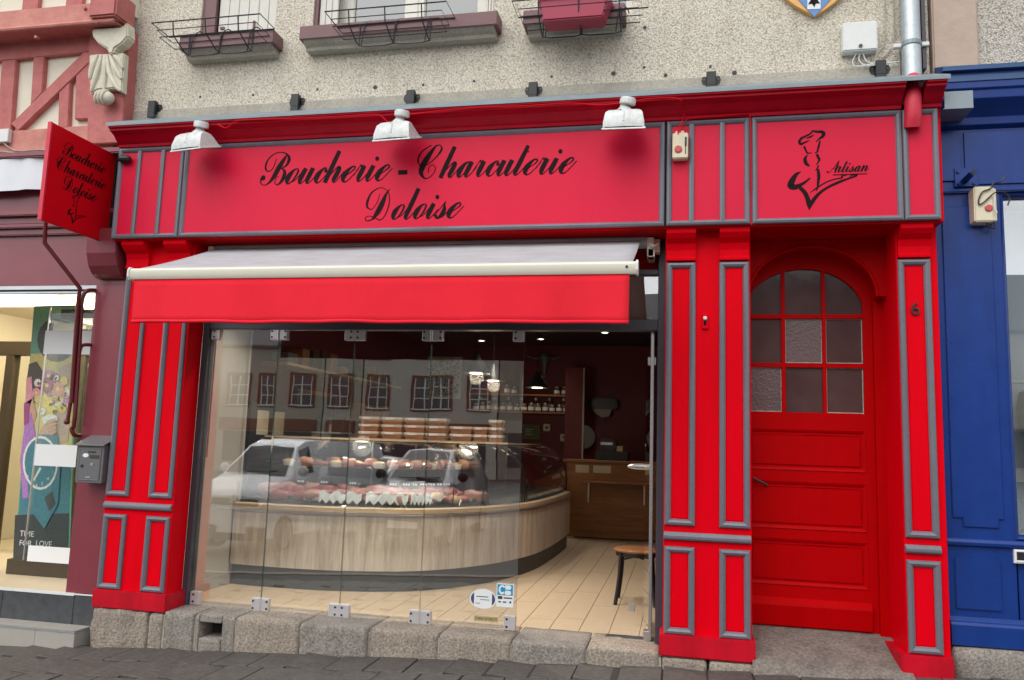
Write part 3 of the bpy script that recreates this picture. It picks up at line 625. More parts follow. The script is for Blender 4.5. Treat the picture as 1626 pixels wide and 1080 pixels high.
# frame of the shop window
FRm = obj('shop_frame', MB().box(.598, .652, .20, .30, .15, ZFB - .012).box(4.272, 4.328, .20, .30, .15, ZFB - .012).box(.652, 4.272, .205, .295, 2.345, 2.425).box(.652, 4.272, .205, .295, 2.76, 2.80), 'dark_grey', SF, bevel=.004)
for a, b in ((.652, 2.0), (2.04, 3.2), (3.24, 4.272)): obj('transom_pane', B(a, b, .245, .251, 2.425, 2.76), 'glass', FRm)
obj('transom_post', MB().box(2.0, 2.04, .21, .29, 2.425, 2.76).box(3.2, 3.24, .21, .29, 2.425, 2.76), 'dark_grey', FRm)
# ---- arched side door
DR = obj('door_recess', MB().box(4.80, 4.83, .40, .50, .25, ZFB - .012).box(5.775, 5.843, .385, .5, .25, ZFB - .012), 'red_shaded', SF)
n = 22; arch = [(5.345 - .435 * math.cos(math.pi * i / n), 2.60 + .365 * math.sin(math.pi * i / n)) for i in range(n + 1)]
ab = MB()
for i in range(n):
    (xa, za), (xb, zb) = arch[i], arch[i + 1]
    for yy, fl in ((.26, 0), (.44, 1)): ab.add([(xa, yy, za), (xb, yy, zb), (xb, yy, ZFB - .013), (xa, yy, ZFB - .013)], [(0, 1, 2, 3)])
    ab.add([(xa, .26, za), (xb, .26, zb), (xb, .44, zb), (xa, .44, za)], [(0, 1, 2, 3)])
ab.box(5.78, 5.842, .26, .44, 2.6, ZFB - .013); ab.box(4.83, 4.91, .26, .44, 2.6, ZFB - .013)
obj('arch_head', ab, 'red_shaded', DR)
obj('arch_bead', MB().tube([(x, .258, z) for x, z in arch], .012, 8), 'red_shaded', DR, smooth=True)
YD = .42
door = obj('door', MB(). box(4.80, 4.905, YD, YD + .05, .29, 3.0), 'red_shaded', SF); tag(door, 'red arched door with nine small panes and three panels')
# door face built around the panes
cols = [(4.905, 5.155), (5.182, 5.437), (5.462, 5.712)]; rowsz = [(1.785, 2.11), (2.142, 2.468)]
def el(x): return 2.50 + .335 * math.sqrt(max(0, 1 - ((x - 5.31) / .415) ** 2))
db = MB()
db.box(5.712, 5.80, YD, YD + .05, .29, 3.0); db.box(4.905, 5.712, YD, YD + .05, 1.66, 1.785); db.box(4.905, 5.712, YD, YD + .05, .29, .49)
for z0, z1 in ((1.372, 1.29), (.962, .89), (.575, .49)): db.box(4.905, 5.712, YD, YD + .05, z1, z0)
for a, b in ((5.155, 5.182), (5.437, 5.462)): db.box(a, b, YD, YD + .045, 1.785, el((a + b) / 2) + .02)
for z in (2.11, 2.468): db.box(4.905, 5.712, YD + .001, YD + .044, z, z + .03)
N = 24
for i in range(N):
    xa = 4.905 + (5.712 - 4.905) * i / N; xb = 4.905 + (5.712 - 4.905) * (i + 1) / N
    za, zb = max(2.498, el(xa)), max(2.498, el(xb))
    db.add([(xa, YD + .001, za), (xb, YD + .001, zb), (xb, YD + .001, 3.0), (xa, YD + .001, 3.0), (xa, YD + .05, za), (xb, YD + .05, zb), (xb, YD + .05, 3.0), (xa, YD + .05, 3.0)], [(0, 1, 2, 3), (0, 4, 5, 1)])
obj('door_frame', db, 'red_shaded', door)
pats = {(0, 0): 'pane_rough', (1, 1): 'pane_rough'}
for ci, (a, b) in enumerate(cols):
    for ri, (z0, z1) in enumerate(rowsz):
        obj('pane', B(a, b, YD + .022, YD + .027, z0, z1), pats.get((ci, ri), 'pane_plain'), door)
        if (ci + ri) % 2 == 0 or ci == 2: obj('putty', MB().frame(a + .001, b - .001, z0 + .001, z1 - .001, YD + .021, [(0, 0), (0, .002), (.004, .002), (.006, 0)]), 'mortar', door)
    top = [(x, min(el(x), 2.9)) for x in [a + (b - a) * t / 8 for t in range(9)] if el(x) > 2.5]
    obj('pane', MB().prism([(b, 2.498), (max(a, top[0][0]), 2.498)] + top, 'y', YD + .022, YD + .027), 'pane_rough' if ci == 3 else 'pane_plain', door)
obj('door_backing', MB().box(4.78, 5.84, .95, .97, .2, 3.2).box(5.84, 5.86, .47, .97, .2, 3.2).box(4.78, 4.8, .47, .97, .2, 3.2), pm('hall_brown', (.20, .12, .105), .8, var=.25, vs=3), door)
for z0, z1 in ((1.372, 1.66), (.962, 1.29), (.575, .89)):
    obj('panel', B(4.905, 5.712, YD + .006, YD + .04, z0, z1), 'red_shaded', door)
    obj('panel_bead', MB().frame(4.907, 5.71, z0 + .002, z1 - .002, YD + .006, [(0, 0), (0, .012), (.01, .008), (.02, 0)]), 'red_shaded', door)
    obj('panel_field', B(4.94, 5.68, YD - .002, YD + .008, z0 + .035, z1 - .035), 'red_shaded', door, bevel=.006)
obj('weather_board', MB().prism([(YD + .001, .30), (YD - .02, .30), (YD - .035, .44), (YD - .03, .46), (YD + .001, .49)], 'x', 4.86, 5.73), 'red_shaded', door, bevel=.003)
hd = obj('handle', MB().tube([py(1196, 759, YD - .045), py(1208, 765, YD - .05), py(1218, 770, YD - .045)], .009, 8).tube([py(1216, 769, YD - .045), py(1216, 769, YD + .002)], .008, 8), 'black_metal', door, smooth=True)
# house number and bell push
six = text_mb('6', .125, .005, 'CENTER').xf(wallmap(5.948, -.011, 2.422))
obj('house_number', six, 'num_black', P3)
bl = obj('bell_push', B(4.578, 4.624, -.014, .001, 2.325, 2.43), 'red', P2, bevel=.004)
obj('button', MB().lathe([(.014, .008), (.014, -.004), (.008, -.01)], (4.6, -.016, 2.40), 'y', 12), 'white_plastic', bl, smooth=True)
obj('button_slot', B(4.591, 4.609, -.018, -.012, 2.352, 2.385), 'black_print', bl)
# red flex clipped along the cornice
cable = thing('lamp_cable', (2.5, -.2, 3.78), 'thin red flex clipped along the cornice between the floodlights', 'cable')
pts = [(345, 197), (356, 203), (362, 202), (372, 194), (385, 191), (440, 189), (500, 187), (560, 184), (596, 182), (606, 185), (618, 196), (625, 194), (634, 184), (660, 181), (700, 176), (760, 171), (840, 168), (905, 164), (950, 167), (985, 164), (1012, 160), (1032, 157), (1066, 155), (1082, 160), (1087, 175), (1084, 190), (1077, 205), (1077, 214)]
obj('flex', MB().tube(spline([py(u, v, -.30 if u < 1083 else -.19) - Vector((0, 0, 0)) for u, v in pts], 3), .0045, 6), 'sign_red', cable)
obj('flex', MB().tube(spline([py(u, v, -.17) for u, v in [(1083, 214), (1083, 200), (1090, 190), (1110, 187), (1150, 184), (1186, 181), (1191, 186), (1192, 230), (1193, 300)]], 3), .004, 6), 'sign_red', cable)

# ---- cream alarm box on the fascia
al = thing('alarm_box', (4.42, -.17, 3.49), 'cream alarm box with red dome on the red fascia', 'alarm box')
obj('case', B(4.372, 4.478, -.205, FY - .005, 3.492, 3.675), 'cream_plastic', al, bevel=.006)
obj('seal', MB().lathe([(.026, .004), (.026, -.004), (.02, -.008)], (4.412, -.207, 3.555), 'y', 18), 'dome_red', al)
obj('gland', MB().lathe([(.012, 0), (.012, .018), (.008, .02)], (4.402, -.18, 3.675), 'z', 10).lathe([(.012, 0), (.012, .018), (.008, .02)], (4.44, -.18, 3.675), 'z', 10), 'cream_plastic', al)
obj('latch', MB().box(4.456, 4.468, -.213, -.204, 3.58, 3.64).box(4.458, 4.463, -.210, -.204, 3.52, 3.59), 'black_metal', al)

# ---- floodlights
def flood(x, rz, lab):
    t = thing('floodlight', (x, -.31, 3.68), lab, 'floodlight', 'white floodlights along the cornice')
    cp = (x, -.33, 3.72)
    h = MB(); prof = [(-.112, -.085, .140), (-.116, -.045, .138), (-.098, .028, .126), (-.07, .052, .118), (.0, .074, .102), (.045, .078, .092), (.078, .055, .098), (.098, .0, .136)]
    L = []
    for yy, zz, hw in prof: L += [(-hw, yy, zz), (-hw * .86, yy - .004, zz + .006), (0, yy - .007, zz + .008), (hw * .86, yy - .004, zz + .006), (hw, yy, zz)]
    n = 5; m = len(prof)
    h.add(L, [(i * n + k, i * n + k + 1, (i + 1) * n + k + 1, (i + 1) * n + k) for i in range(m - 1) for k in range(n - 1)])
    for k in (0, n - 1): h.add([L[i * n + k] for i in range(m)], [list(range(m))])
    R = Matrix.Translation(cp) @ Matrix.Rotation(math.radians(rz), 4, 'Z')
    obj('housing', h.xf(R), 'white_lamp', t, smooth=True)
    obj('ridge', MB().tube([(0, -.123, -.04), (0, -.106, .034), (0, -.008, .084)], .006, 6).xf(R), 'white_lamp', t)
    obj('rim', MB().add([(-.148, -.118, -.098), (.148, -.118, -.098), (.148, .104, -.008), (-.148, .104, -.008), (-.148, -.114, -.084), (.148, -.114, -.084), (.148, .108, .006), (-.148, .108, .006)], [(0, 1, 2, 3), (4, 7, 6, 5), (0, 4, 5, 1), (1, 5, 6, 2), (2, 6, 7, 3), (3, 7, 4, 0)]).xf(R), 'white_lamp', t, bevel=.003)
    obj('lamp_glass', MB().add([(-.125, -.095, -.094), (.125, -.095, -.094), (.125, .085, -.02), (-.125, .085, -.02)], [(0, 1, 2, 3)]).xf(R), 'window_glass', t)
    obj('stirrup', MB().tube(spline([(-.02, -.10, .05), (-.05, .0, .088), (-.02, .06, .1)], 5), .004, 6).xf(R), 'zinc', t)
    obj('neck', MB().lathe([(.075, .05), (.062, .08), (.05, .098), (.036, .11), (.03, .13)], (0, .02, 0), 'z', 14).xf(R), 'white_lamp', t, smooth=True)
    obj('mount', MB().lathe([(.046, .125), (.056, .13), (.056, .16), (.05, .172), (.02, .176)], (0, .03, 0), 'z', 16).xf(R @ rot('X', 10) @ rot('Y', 9)), 'white_lamp', t, smooth=True)
    obj('arm', MB().tube([(0, .05, .16), (0, .10, .19), (0, .14, .205)], .016, 8).xf(R), 'white_lamp', t)
    return t
flood(.76, -9, 'white floodlight hanging over the end of the red fascia near the projecting sign')
flood(2.40, -4, 'white floodlight above the script word between the two others')
flood(4.045, 2, 'white floodlight beside the cream alarm box')

# ---- projecting sign
SX = -.235
sg = thing('projecting_sign', (SX, -.35, 3.03), 'red projecting sign board with black script and chef emblem', 'sign')
bd = obj('board', B(SX - .015, SX + .015, -.70, .0, 3.032, 3.79), 'sign_red', sg, bevel=.003)
obj('edge', B(SX - .016, SX + .0165, -.713, -.70, 3.03, 3.792), 'pipe_red', bd)
SM = lambda y, z: Matrix(((0, 0, 1, SX + .0152), (1, 0, 0, y), (0, 1, 0, z), (0, 0, 0, 1)))
for wd, y, z, w_ in (('Boucherie', -.575, 3.585, .47), ('Charcuterie', -.62, 3.455, .535), ('Doloise', -.53, 3.325, .36)): obj('lettering', script(wd, w_, .0015).xf(SM(y, z)), 'black_print', bd)
obj('emblem', emblem(.19, .0015).xf(SM(-.46, 3.08)), 'black_print', bd)
obj('bracket', MB().box(SX - .03, SX + .03, .0, .05, 3.1, 3.75).tube([(SX, .02, 3.72), (SX + .14, .0, 3.70), (SX + .24, -.15, 3.69)], .018, 8).box(SX + .12, SX + .17, -.10, .05, 3.74, 3.80), 'black_metal', sg)
obj('bolt', MB().lathe([(.02, -.05), (.03, -.03), (.03, .03), (.018, .05)], (SX + .24, -.17, 3.685), 'x', 10), 'black_metal', sg)

# ================================================================= AWNING
AW = thing('awning', (2.45, -.4, 2.2), 'half-open grey fabric awning with cream front bar and bright red valance', 'awning')
AX0, AX1 = .70, 4.175; YB, ZB = -.85, 2.575
def sagf(t, s): return -.012 * math.sin(math.pi * t) + .004 * math.sin(s * 31) * t
L = []; nx, ny = 40, 8
for j in range(ny + 1):
    t = j / ny
    for i in range(nx + 1):
        s = i / nx; x = (AX0 + .03) + (AX1 - AX0 - .06) * s
        L.append((x, .15 + (YB - .15) * t, 3.018 + (ZB + .035 - 3.018) * t + sagf(t, s)))
fab = MB().add(L, [(j * (nx + 1) + i, j * (nx + 1) + i + 1, (j + 1) * (nx + 1) + i + 1, (j + 1) * (nx + 1) + i) for j in range(ny) for i in range(nx)])
o = obj('fabric', fab, 'awning', AW, smooth=2); md = o.modifiers.new('thick', 'SOLIDIFY'); md.thickness = .003
obj('front_bar', MB().prism([(YB + .03, ZB - .035), (YB - .02, ZB - .04), (YB - .034, ZB - .02), (YB - .034, ZB + .02), (YB - .02, ZB + .036), (YB + .02, ZB + .036), (YB + .03, ZB + .02)], 'x', AX0, AX1), 'bar_cream', AW, smooth=True)
for x in (AX0 - .008, AX1 - .006): obj('end_cap', MB().prism([(YB + .035, ZB - .045), (YB - .025, ZB - .045), (YB - .042, ZB - .02), (YB - .042, ZB + .025), (YB - .025, ZB + .045), (YB + .025, ZB + .045), (YB + .035, ZB + .025)], 'x', x, x + .014), 'white_plastic', AW, bevel=.002)
obj('screw', MB().lathe([(.009, -.003), (.006, 0)], (AX1 - .06, YB - .035, ZB), 'y', 8), 'black_metal', AW)
L = []; nx, ny = 70, 6
for j in range(ny + 1):
    t = j / ny
    for i in range(nx + 1):
        s = i / nx; x = (AX0 + .035) + (AX1 - AX0 - .08) * s
        ripple = .006 * t * (math.sin(s * 23 + 1) + .6 * math.sin(s * 51)) + .016 * t * math.exp(-((s - .9) / .06) ** 2)
        zb = 2.232 + .002 * math.sin(s * 17) + .002 * math.sin(s * 43)
        L.append((x, YB - .012 + ripple, ZB - .036 + (zb - ZB + .036) * t))
vm = MB().add(L, [(j * (nx + 1) + i, j * (nx + 1) + i + 1, (j + 1) * (nx + 1) + i + 1, (j + 1) * (nx + 1) + i) for j in range(ny) for i in range(nx)])
back_sheet = MB().add([(x, y + .007, z) for x, y, z in vm.v], vm.f)
obj('valance_dark_back', back_sheet, pm('dark_backing', (.035, .008, .02), .8), AW, smooth=2)  # added dark sheet: shades the valance back so its reflection stays dark
hem = MB(); hr = [v_ for v_ in vm.v[-(nx + 1):]]
hem.add([(x, y - .0045, z + d_) for d_ in (.002, .022) for x, y, z in hr], [(i, i + 1, nx + 2 + i, nx + 1 + i) for i in range(nx)])
oh = obj('hem', hem, 'valance', AW, smooth=2); oh.modifiers.new('thick', 'SOLIDIFY').thickness = .002
o = obj('valance', vm, 'valance', AW, smooth=2); md = o.modifiers.new('thick', 'SOLIDIFY'); md.thickness = .003
obj('roller', MB().tube([(AX0 + .02, .12, 2.98), (AX1 + .02, .12, 2.98)], .045, 14), 'awning', AW, smooth=True)
for x in (AX0 - .03, AX1 + .02):
    obj('wall_bracket', MB().box(x, x + .05, .06, .28, 2.86, 3.005), 'bar_cream', AW, bevel=.006)
for x0, dx in ((AX0 + .12, .55), (AX1 - .1, -.55)):
    el_ = (x0 + dx, -.18, 2.78)
    obj('folding_arm', MB().tube([(x0, .2, 2.86), el_], .022, 8).tube([el_, (x0 + dx * .25, YB + .02, ZB)], .018, 8).ball(el_, .03, 8), 'bar_cream', AW, smooth=True)
k = py(1040, 385, .15)
obj('crank_gear', MB().box(4.20, 4.25, .06, .16, 2.86, 2.92).box(4.225, 4.285, .1, .18, 2.9, 3.0).tube(spline([(4.21, .05, 2.96), (4.24, .02, 2.93), (4.28, .05, 2.95)], 4), .008, 6), 'bar_cream', AW, bevel=.004)

# ================================================================= FRAMELESS GLASS SCREEN
GS = thing('glass_screen', (1.96, .25, .15), 'frameless folding glass screen with steel patch hinges closing the shop front', 'glass screen')
xs_ = [.655, 1.262, 1.91, 2.55, 3.283]; ys_ = [.25, .243, .252, .244, .25]
GZ0, GZ1 = .165, 2.342
def pane(xa, ya, xb, yb_, par, name='pane', th=.005):
    d = Vector((xb - xa, yb_ - ya, 0)).normalized(); nn = Vector((-d.y, d.x, 0)) * th
    P_ = [Vector((xa, ya, 0)), Vector((xb, yb_, 0))]
    L = [P_[0] - nn, P_[1] - nn, P_[1] + nn, P_[0] + nn]
    o = obj(name, MB().add([(p.x, p.y, z) for z in (GZ0, GZ1) for p in L], [(0, 3, 2, 1), (4, 5, 6, 7), (0, 1, 5, 4), (2, 3, 7, 6)]), 'glass', par)
    for i, j in ((0, 3), (1, 2)): obj('pane_edge', MB().add([(L[i].x, L[i].y, GZ0), (L[j].x, L[j].y, GZ0), (L[j].x, L[j].y, GZ1), (L[i].x, L[i].y, GZ1)], [(0, 1, 2, 3)]), 'glass_edge', o)
    return o
gap = .003
panes = [pane(xs_[i] + gap, ys_[i], xs_[i + 1] - gap, ys_[i + 1], GS) for i in range(4)]
def clamp(x0, x1, y, z0, z1, screws, hinge=None):
    c = obj('patch_hinge' if hinge else 'patch_clamp', MB().box(x0, x1, y - .022, y + .022, z0, z1), 'clamp', GS, bevel=.003)
    for sx in screws:
        for sz in (z0 + (z1 - z0) * .25, z0 + (z1 - z0) * .78): obj('screw', MB().lathe([(.0085, .002), (.0085, -.002)], (sx, y - .0235, sz), 'y', 10), 'black_metal', c)
    if hinge: obj('knuckle', MB().tube([(hinge, y - .02, z0 - .002), (hinge, y - .02, z1 + .004)], .012, 10), 'clamp', c, smooth=True)
    return c
for z0, z1 in ((2.262, 2.35), (.155, .255)):
    b_ = .012 if z0 < 1 else 0
    clamp(.657, .735, .25, z0, z1, (.685,))
    clamp(1.19, 1.335, .246, z0 - b_, z1 - b_, (1.205, 1.32), 1.262)
    clamp(1.83, 1.995, .25, z0 - b_, z1 - b_, (1.885, 1.94))
    clamp(2.475, 2.64, .246, z0 - b_, z1 - b_, (2.49, 2.622), 2.55)
    clamp(3.193, 3.279, .25, z0, z1, (3.215,))
# stickers on the last pane
ST = thing('oval_sticker', (3.03, .235, .3), 'white oval sticker with blue ends on the last glass pane', 'sticker')
c = py(767, 951, .238)
obj('sheet', MB().prism([(c.x + .10 * math.cos(t * .2618), c.z + .07 * math.sin(t * .2618)) for t in range(24)], 'y', .236, .2395), 'paper', ST)
for s in (-1, 1): obj('print', MB().prism([(c.x + s * .092 * math.cos(t) , c.z + .064 * math.sin(t)) for t in (-.75, -.45, -.15, .15, .45, .75)], 'y', .2352, .2362), pm('navy_print', (.05, .06, .16), .5), ST)
obj('print', MB().box(c.x - .05, c.x + .04, .2352, .2362, c.z + .012, c.z + .019).box(c.x - .055, c.x - .02, .2352, .2362, c.z - .035, c.z - .03).box(c.x - .02, c.x + .05, .2352, .2362, c.z - .008, c.z - .003), 'mail_grey', ST)
a, b = py(789, 926, .238), py(815, 965, .238)
CB = thing('card_sticker', ((a.x + b.x) / 2, .236, b.z), 'white and blue bank card sticker beside the oval one on the glass', 'sticker')
obj('sheet', B(a.x, b.x, .236, .2395, b.z, a.z), 'paper', CB)
wx, hz_ = b.x - a.x, a.z - b.z
obj('print', B(a.x + .006, b.x - .006, .2352, .2362, a.z - hz_ * .5, a.z - .006), pm('cb_blue', (.0, .30, .55), .4), CB)
for k, cx in enumerate((a.x + wx * .36, a.x + wx * .66)):
    cz = a.z - hz_ * .27
    if k == 0: m_ = MB().tube([(cx + .02 * math.cos(t) - .003, .2345, cz + .026 * math.sin(t)) for t in [.7 + i * .35 for i in range(15)]], .0085, 6)
    else: m_ = MB().box(cx - .02, cx + .012, .2338, .2352, cz - .034, cz - .004).box(cx - .02, cx + .012, .2338, .2352, cz + .004, cz + .034).lathe([(.0151, -.0012), (.0151, .0004)], (cx + .010, .2348, cz - .019), 'y', 12).lathe([(.0151, -.0012), (.0151, .0004)], (cx + .010, .2348, cz + .019), 'y', 12)
    obj('print', m_, 'paper', CB)
obj('print', MB().box(a.x + .012, a.x + .045, .2352, .2362, b.z + hz_ * .33, b.z + hz_ * .46).box(a.x + .055, b.x - .01, .2352, .2362, b.z + hz_ * .36, b.z + hz_ * .42).box(a.x + .015, a.x + .035, .2352, .2362, b.z + hz_ * .18, b.z + hz_ * .24).box(a.x + .05, a.x + .075, .2352, .2362, b.z + hz_ * .18, b.z + hz_ * .24).box(b.x - .03, b.x - .015, .2352, .2362, b.z + hz_ * .17, b.z + hz_ * .26), 'dark_grey', CB)
a, b = py(753, 977, .238), py(791, 989, .238)
ns = thing('notice_strip', ((a.x + b.x) / 2, .236, b.z), 'small brass strip reading CHIENS INTERDITS at the foot of the glass', 'sign')
obj('plate', B(a.x, b.x, .2365, .2395, b.z, a.z), pm('brass_plate', (.45, .36, .19), .45), ns)
for k, wd_ in enumerate(('CHIENS', 'INTERDITS')):
    t = text_mb(wd_, .026, .0004); wl_ = max(q[0] for q in t.v); full = b.x - a.x - .012; kx = full * (.38, .57)[k] / wl_
    obj('lettering', MB().add([(q[0] * kx, q[1] * 1.1, q[2]) for q in t.v], t.f).xf(wallmap(a.x + .006 + (0, full * .43)[k], .236, (a.z + b.z) / 2 - .009)), 'black_print', ns)
# open glass leaf on the right
LF = thing('open_glass_door', (4.235, .6, .16), 'glass door leaf swung open into the shop with an oval steel handle', 'door')
pane(4.235, .28, 4.165, .98, LF, 'leaf', .005)
obj('stile', MB().box(4.222, 4.247, .262, .295, .16, 2.345), 'steel', LF, bevel=.003)
obj('foot_patch', MB().box(4.19, 4.24, .26, .34, .13, .22).box(4.05, 4.10, .8, .84, .24, .30), 'steel', LF, bevel=.004)
obj('lock', MB().box(4.20, 4.262, .29, .33, 2.10, 2.16), 'steel', LF, bevel=.004)
hp = py(1010, 738, 1.0)
obj('handle', MB().ball((4.13, .90, 1.345), .11, 16, (1, .16, .22)), 'steel', LF, smooth=True)
obj('handle_post', MB().tube([(4.16, .88, 1.345), (4.2, .80, 1.345)], .012, 8), 'steel', LF)
fl = py(903, 1010, .2)

# ================================================================= GRANITE BASE AND SILL
GB = thing('granite_base', (2.2, 0, -.15), 'rough grey-brown granite blocks forming the base and sill below the glass', 'stone base')
st = 0
def gs(x0, x1, y0, y1, z0, z1, mat='granite', amp=.012, rn=.03):
    global st; st += 3.7; return obj('stone', stone(x0, x1, y0, y1, z0, z1, st, amp, rn), mat, GB, smooth=2)
gs(.0, .478, -.035, .3, -.22, .134, amp=.016, rn=.012); gs(.484, .615, -.035, .3, -.22, .134, amp=.01, rn=.03)
jx = [.62, .88, 1.215, 1.734, 2.264, 2.784, 3.304, 3.824, 4.31]
for i in range(len(jx) - 1):
    zb = zg(jx[i]) - .06; zt = .152
    if i == 1: # the block with the square vent hole
        gs(.884, .918, -.03, .42, zb, .152, 'granite_grey', .004, .012); gs(1.106, 1.211, -.03, .42, zb, .152, 'granite_grey', .005, .012)
        gs(.918, 1.106, -.03, .42, .092, .152, 'granite_grey', .004, .012); gs(.918, 1.106, -.03, .42, zb, -.02, 'granite_grey', .005, .012)
        obj('vent_back', B(.91, 1.11, .16, .18, -.04, .1), 'joint', GB)
    else: gs(jx[i] + .003, jx[i + 1] - .003, -.035 + .004 * ((i * 5) % 3 - 1), .42, zb, zt, 'granite' if i % 3 else 'granite_grey', .005, .013)
obj('mortar', MB().box(.6, .9, -.02, .40, -.2, .12).box(1.12, 4.32, -.02, .40, -.2, .12), 'mortar', GB)
gs(4.318, 4.62, -.05, .4, -.05, .133, 'granite', .012); gs(4.626, 4.93, -.05, .4, -.05, .133, 'granite', .012); gs(5.83, 6.12, -.06, .4, .0, .108, 'granite_grey', .01)
# side-door step of worn concrete
N1, N2 = 12, 10; L = []
for j in range(N2 + 1):
    t = j / N2; y = -.13 + .56 * t
    for i in range(N1 + 1):
        x = 4.90 + (5.86 - 4.90) * i / N1; b0 = zg(x) - .01
        prof = b0 + (.16 - b0) * min(1, t / .16) ** .6 + (.292 - .16) * max(0, (t - .16) / .84)
        L.append((x, y, prof + .006 * mnoise.noise(Vector((x * 5, y * 5, 0)))))
sm = MB().add(L, [(j * (N1 + 1) + i, j * (N1 + 1) + i + 1, (j + 1) * (N1 + 1) + i + 1, (j + 1) * (N1 + 1) + i) for j in range(N2) for i in range(N1)])
tag(obj('door_step', sm.box(4.91, 5.85, .0, .5, -.1, .1), 'concrete', smooth=2), 'worn concrete slope up to the red arched door', 'step')
# ================================================================= LEFT: HALF-TIMBERED HOUSE
TH = thing('timbered_house', (-1.3, .2, 0), 'pink half-timbered house with cream infill and jettied upper floor', 'house')
K1 = 1 / 4.152
def tp(pts, y): return [(lambda p: (p.x, p.z))(py(x * K1, y_ * K1, y)) for x, y_ in pts]
TY = .0
obj('infill_wall', B(-3.2, -.30, .045, .4, 3.80, 4.95), 'infill', TH)
def beam(pts, y0=TY, y1=.06, mat='timber', name='beam'): return obj(name, MB().prism(tp(pts, y0), 'y', y0, y1), mat, TH, bevel=.006)
beam([(-420, 250), (600, 190), (592, 342), (0, 402), (-420, 430)])                      # head rail
beam([(-420, 895), (80, 862), (580, 826), (600, 960), (300, 990), (-420, 1040)], TY - .015, .06, 'timber_pink')  # sill rail
beam([(10, 400), (106, 390), (70, 866), (-28, 872)])
beam([(-150, 408), (-90, 404), (-130, 880), (-190, 885)])
beam([(219, 380), (293, 372), (276, 612), (198, 695)])
beam([(600, 345), (548, 343), (70, 815), (120, 862), (600, 400)], TY - .008, .06)       # brace
beam([(387, 600), (462, 520), (447, 838), (380, 846)])
beam([(500, 486), (600, 390), (590, 782), (488, 786)])
beam([(584, 205), (850, 180), (800, 940), (572, 950)], TY - .03, .1, 'timber', 'corner_post')
# jetty
jz = py(0, 50, -.2).z
obj('jetty_beam', B(-3.2, -.20, -.2, .05, jz + .015, jz + .19), 'timber_pink', TH, bevel=.012)
obj('jetty_bead', MB().tube([(-3.2, -.2, jz + .01), (-.2, -.2, jz + .01)], .02, 8), 'timber_pink', TH)
obj('jetty_soffit', B(-3.2, -.2, -.195, .05, jz + .0, jz + .014), 'timber', TH)
obj('beam_end', B(-.42, -.16, -.25, .0, jz + .03, jz + .26), 'timber', TH, bevel=.015)
obj('infill_wall', B(-3.2, -.22, -.13, .3, jz + .19, 8), 'infill', TH)
for x in (-2.6, -2.1, -1.63, -1.17, -.73, -.38): obj('beam', B(x, x + .17, -.165, -.1, jz + .19, 8), 'timber', TH, bevel=.006)
obj('roof', MB().prism([(-.6, 8.0), (-.6, 8.1), (3, 11), (6, 8.1), (6, 8)], 'x', -3.3, -.34), 'tile_dark', TH)
obj('side_wall', MB().box(-3.2, -3.1, .4, 6, 3, 8), 'infill', TH)
for u, v in ((40, 45), (78, 45), (136, 14), (156, 36), (59, 60)): obj('peg', MB().lathe([(.014, -.02), (.016, .01)], py(u, v, -.2 if v < 40 else -.17), 'y', 8), 'timber', TH)
# carved console
CN = obj('carved_console', MB().prism(tp([(600, 195), (625, 186), (800, 176), (836, 140), (840, 238), (800, 285), (752, 315), (742, 352), (712, 352), (706, 322), (645, 285), (608, 240)], -.14), 'y', -.14, -.03), 'carving', TH, bevel=.012)
tag(CN, 'cream carved scroll console under the jetty')
obj('leaf_block', MB().prism(tp([(585, 360), (818, 346), (802, 612), (755, 580), (640, 590), (592, 622)], -.1), 'y', -.1, -.03), 'carving', CN, bevel=.01)
for s in ([(690, 362), (690, 470), (685, 600)], [(670, 362), (640, 480), (600, 600)], [(645, 362), (610, 440), (592, 520)], [(705, 362), (720, 470), (760, 560), (795, 600)], [(725, 362), (760, 450), (800, 520)], [(745, 360), (785, 400), (810, 450)]):
    sp = spline([(*py(a * K1, b * K1, -.105), 0) for a, b in s], 5); nn = len(sp)
    obj('leaf', MB().tube([p[:3] for p in sp], [.008 + .016 * math.sin(math.pi * (i + .5) / nn) for i in range(nn)], 8), 'carving', CN, smooth=True)
p = py(690 * K1, 645 * K1, -.11)
obj('scroll', MB().ball((p.x, -.10, p.z), .072, 14, (1.1, .8, .85)), 'carving', CN, smooth=True)
for k in range(3): obj('scroll_rib', MB().tube([(p.x - .05 + .03 * k + .012 * math.cos(t * .4), -.10 - .062 * math.sin(t * .4), p.z + .062 * math.cos(t * .4)) for t in range(8)], .011, 6), 'carving', CN, smooth=True)
tag(obj('rusty_pipe', MB().tube([py(207, -40, .03), py(201, 90, .03), py(194, 192, .03)], .018, 10), 'rust', smooth=True), 'thin rusty pipe in the corner between the pink timbers and the rough-cast wall', 'pipe')
# small white box and cables under the timber sill
wbx = thing('cable_box', (-1.25, -.03, 3.9), 'small white cable box on the pink timber sill', 'box')
a, b = py(-14, 208, -.03), py(16, 227, -.03)
obj('case', B(a.x, b.x, -.06, -.016, b.z, a.z), 'white_plastic', wbx, bevel=.004)
obj('cable', MB().tube(spline([py(u, v, -.045) for u, v in [(6, 227), (14, 234), (30, 240), (60, 238), (100, 240)]], 4), .006, 6).tube(spline([py(u, v, -.04) for u, v in [(-60, 240), (0, 241), (40, 243), (80, 236), (110, 238)]], 4), .006, 6), 'mortar', wbx)

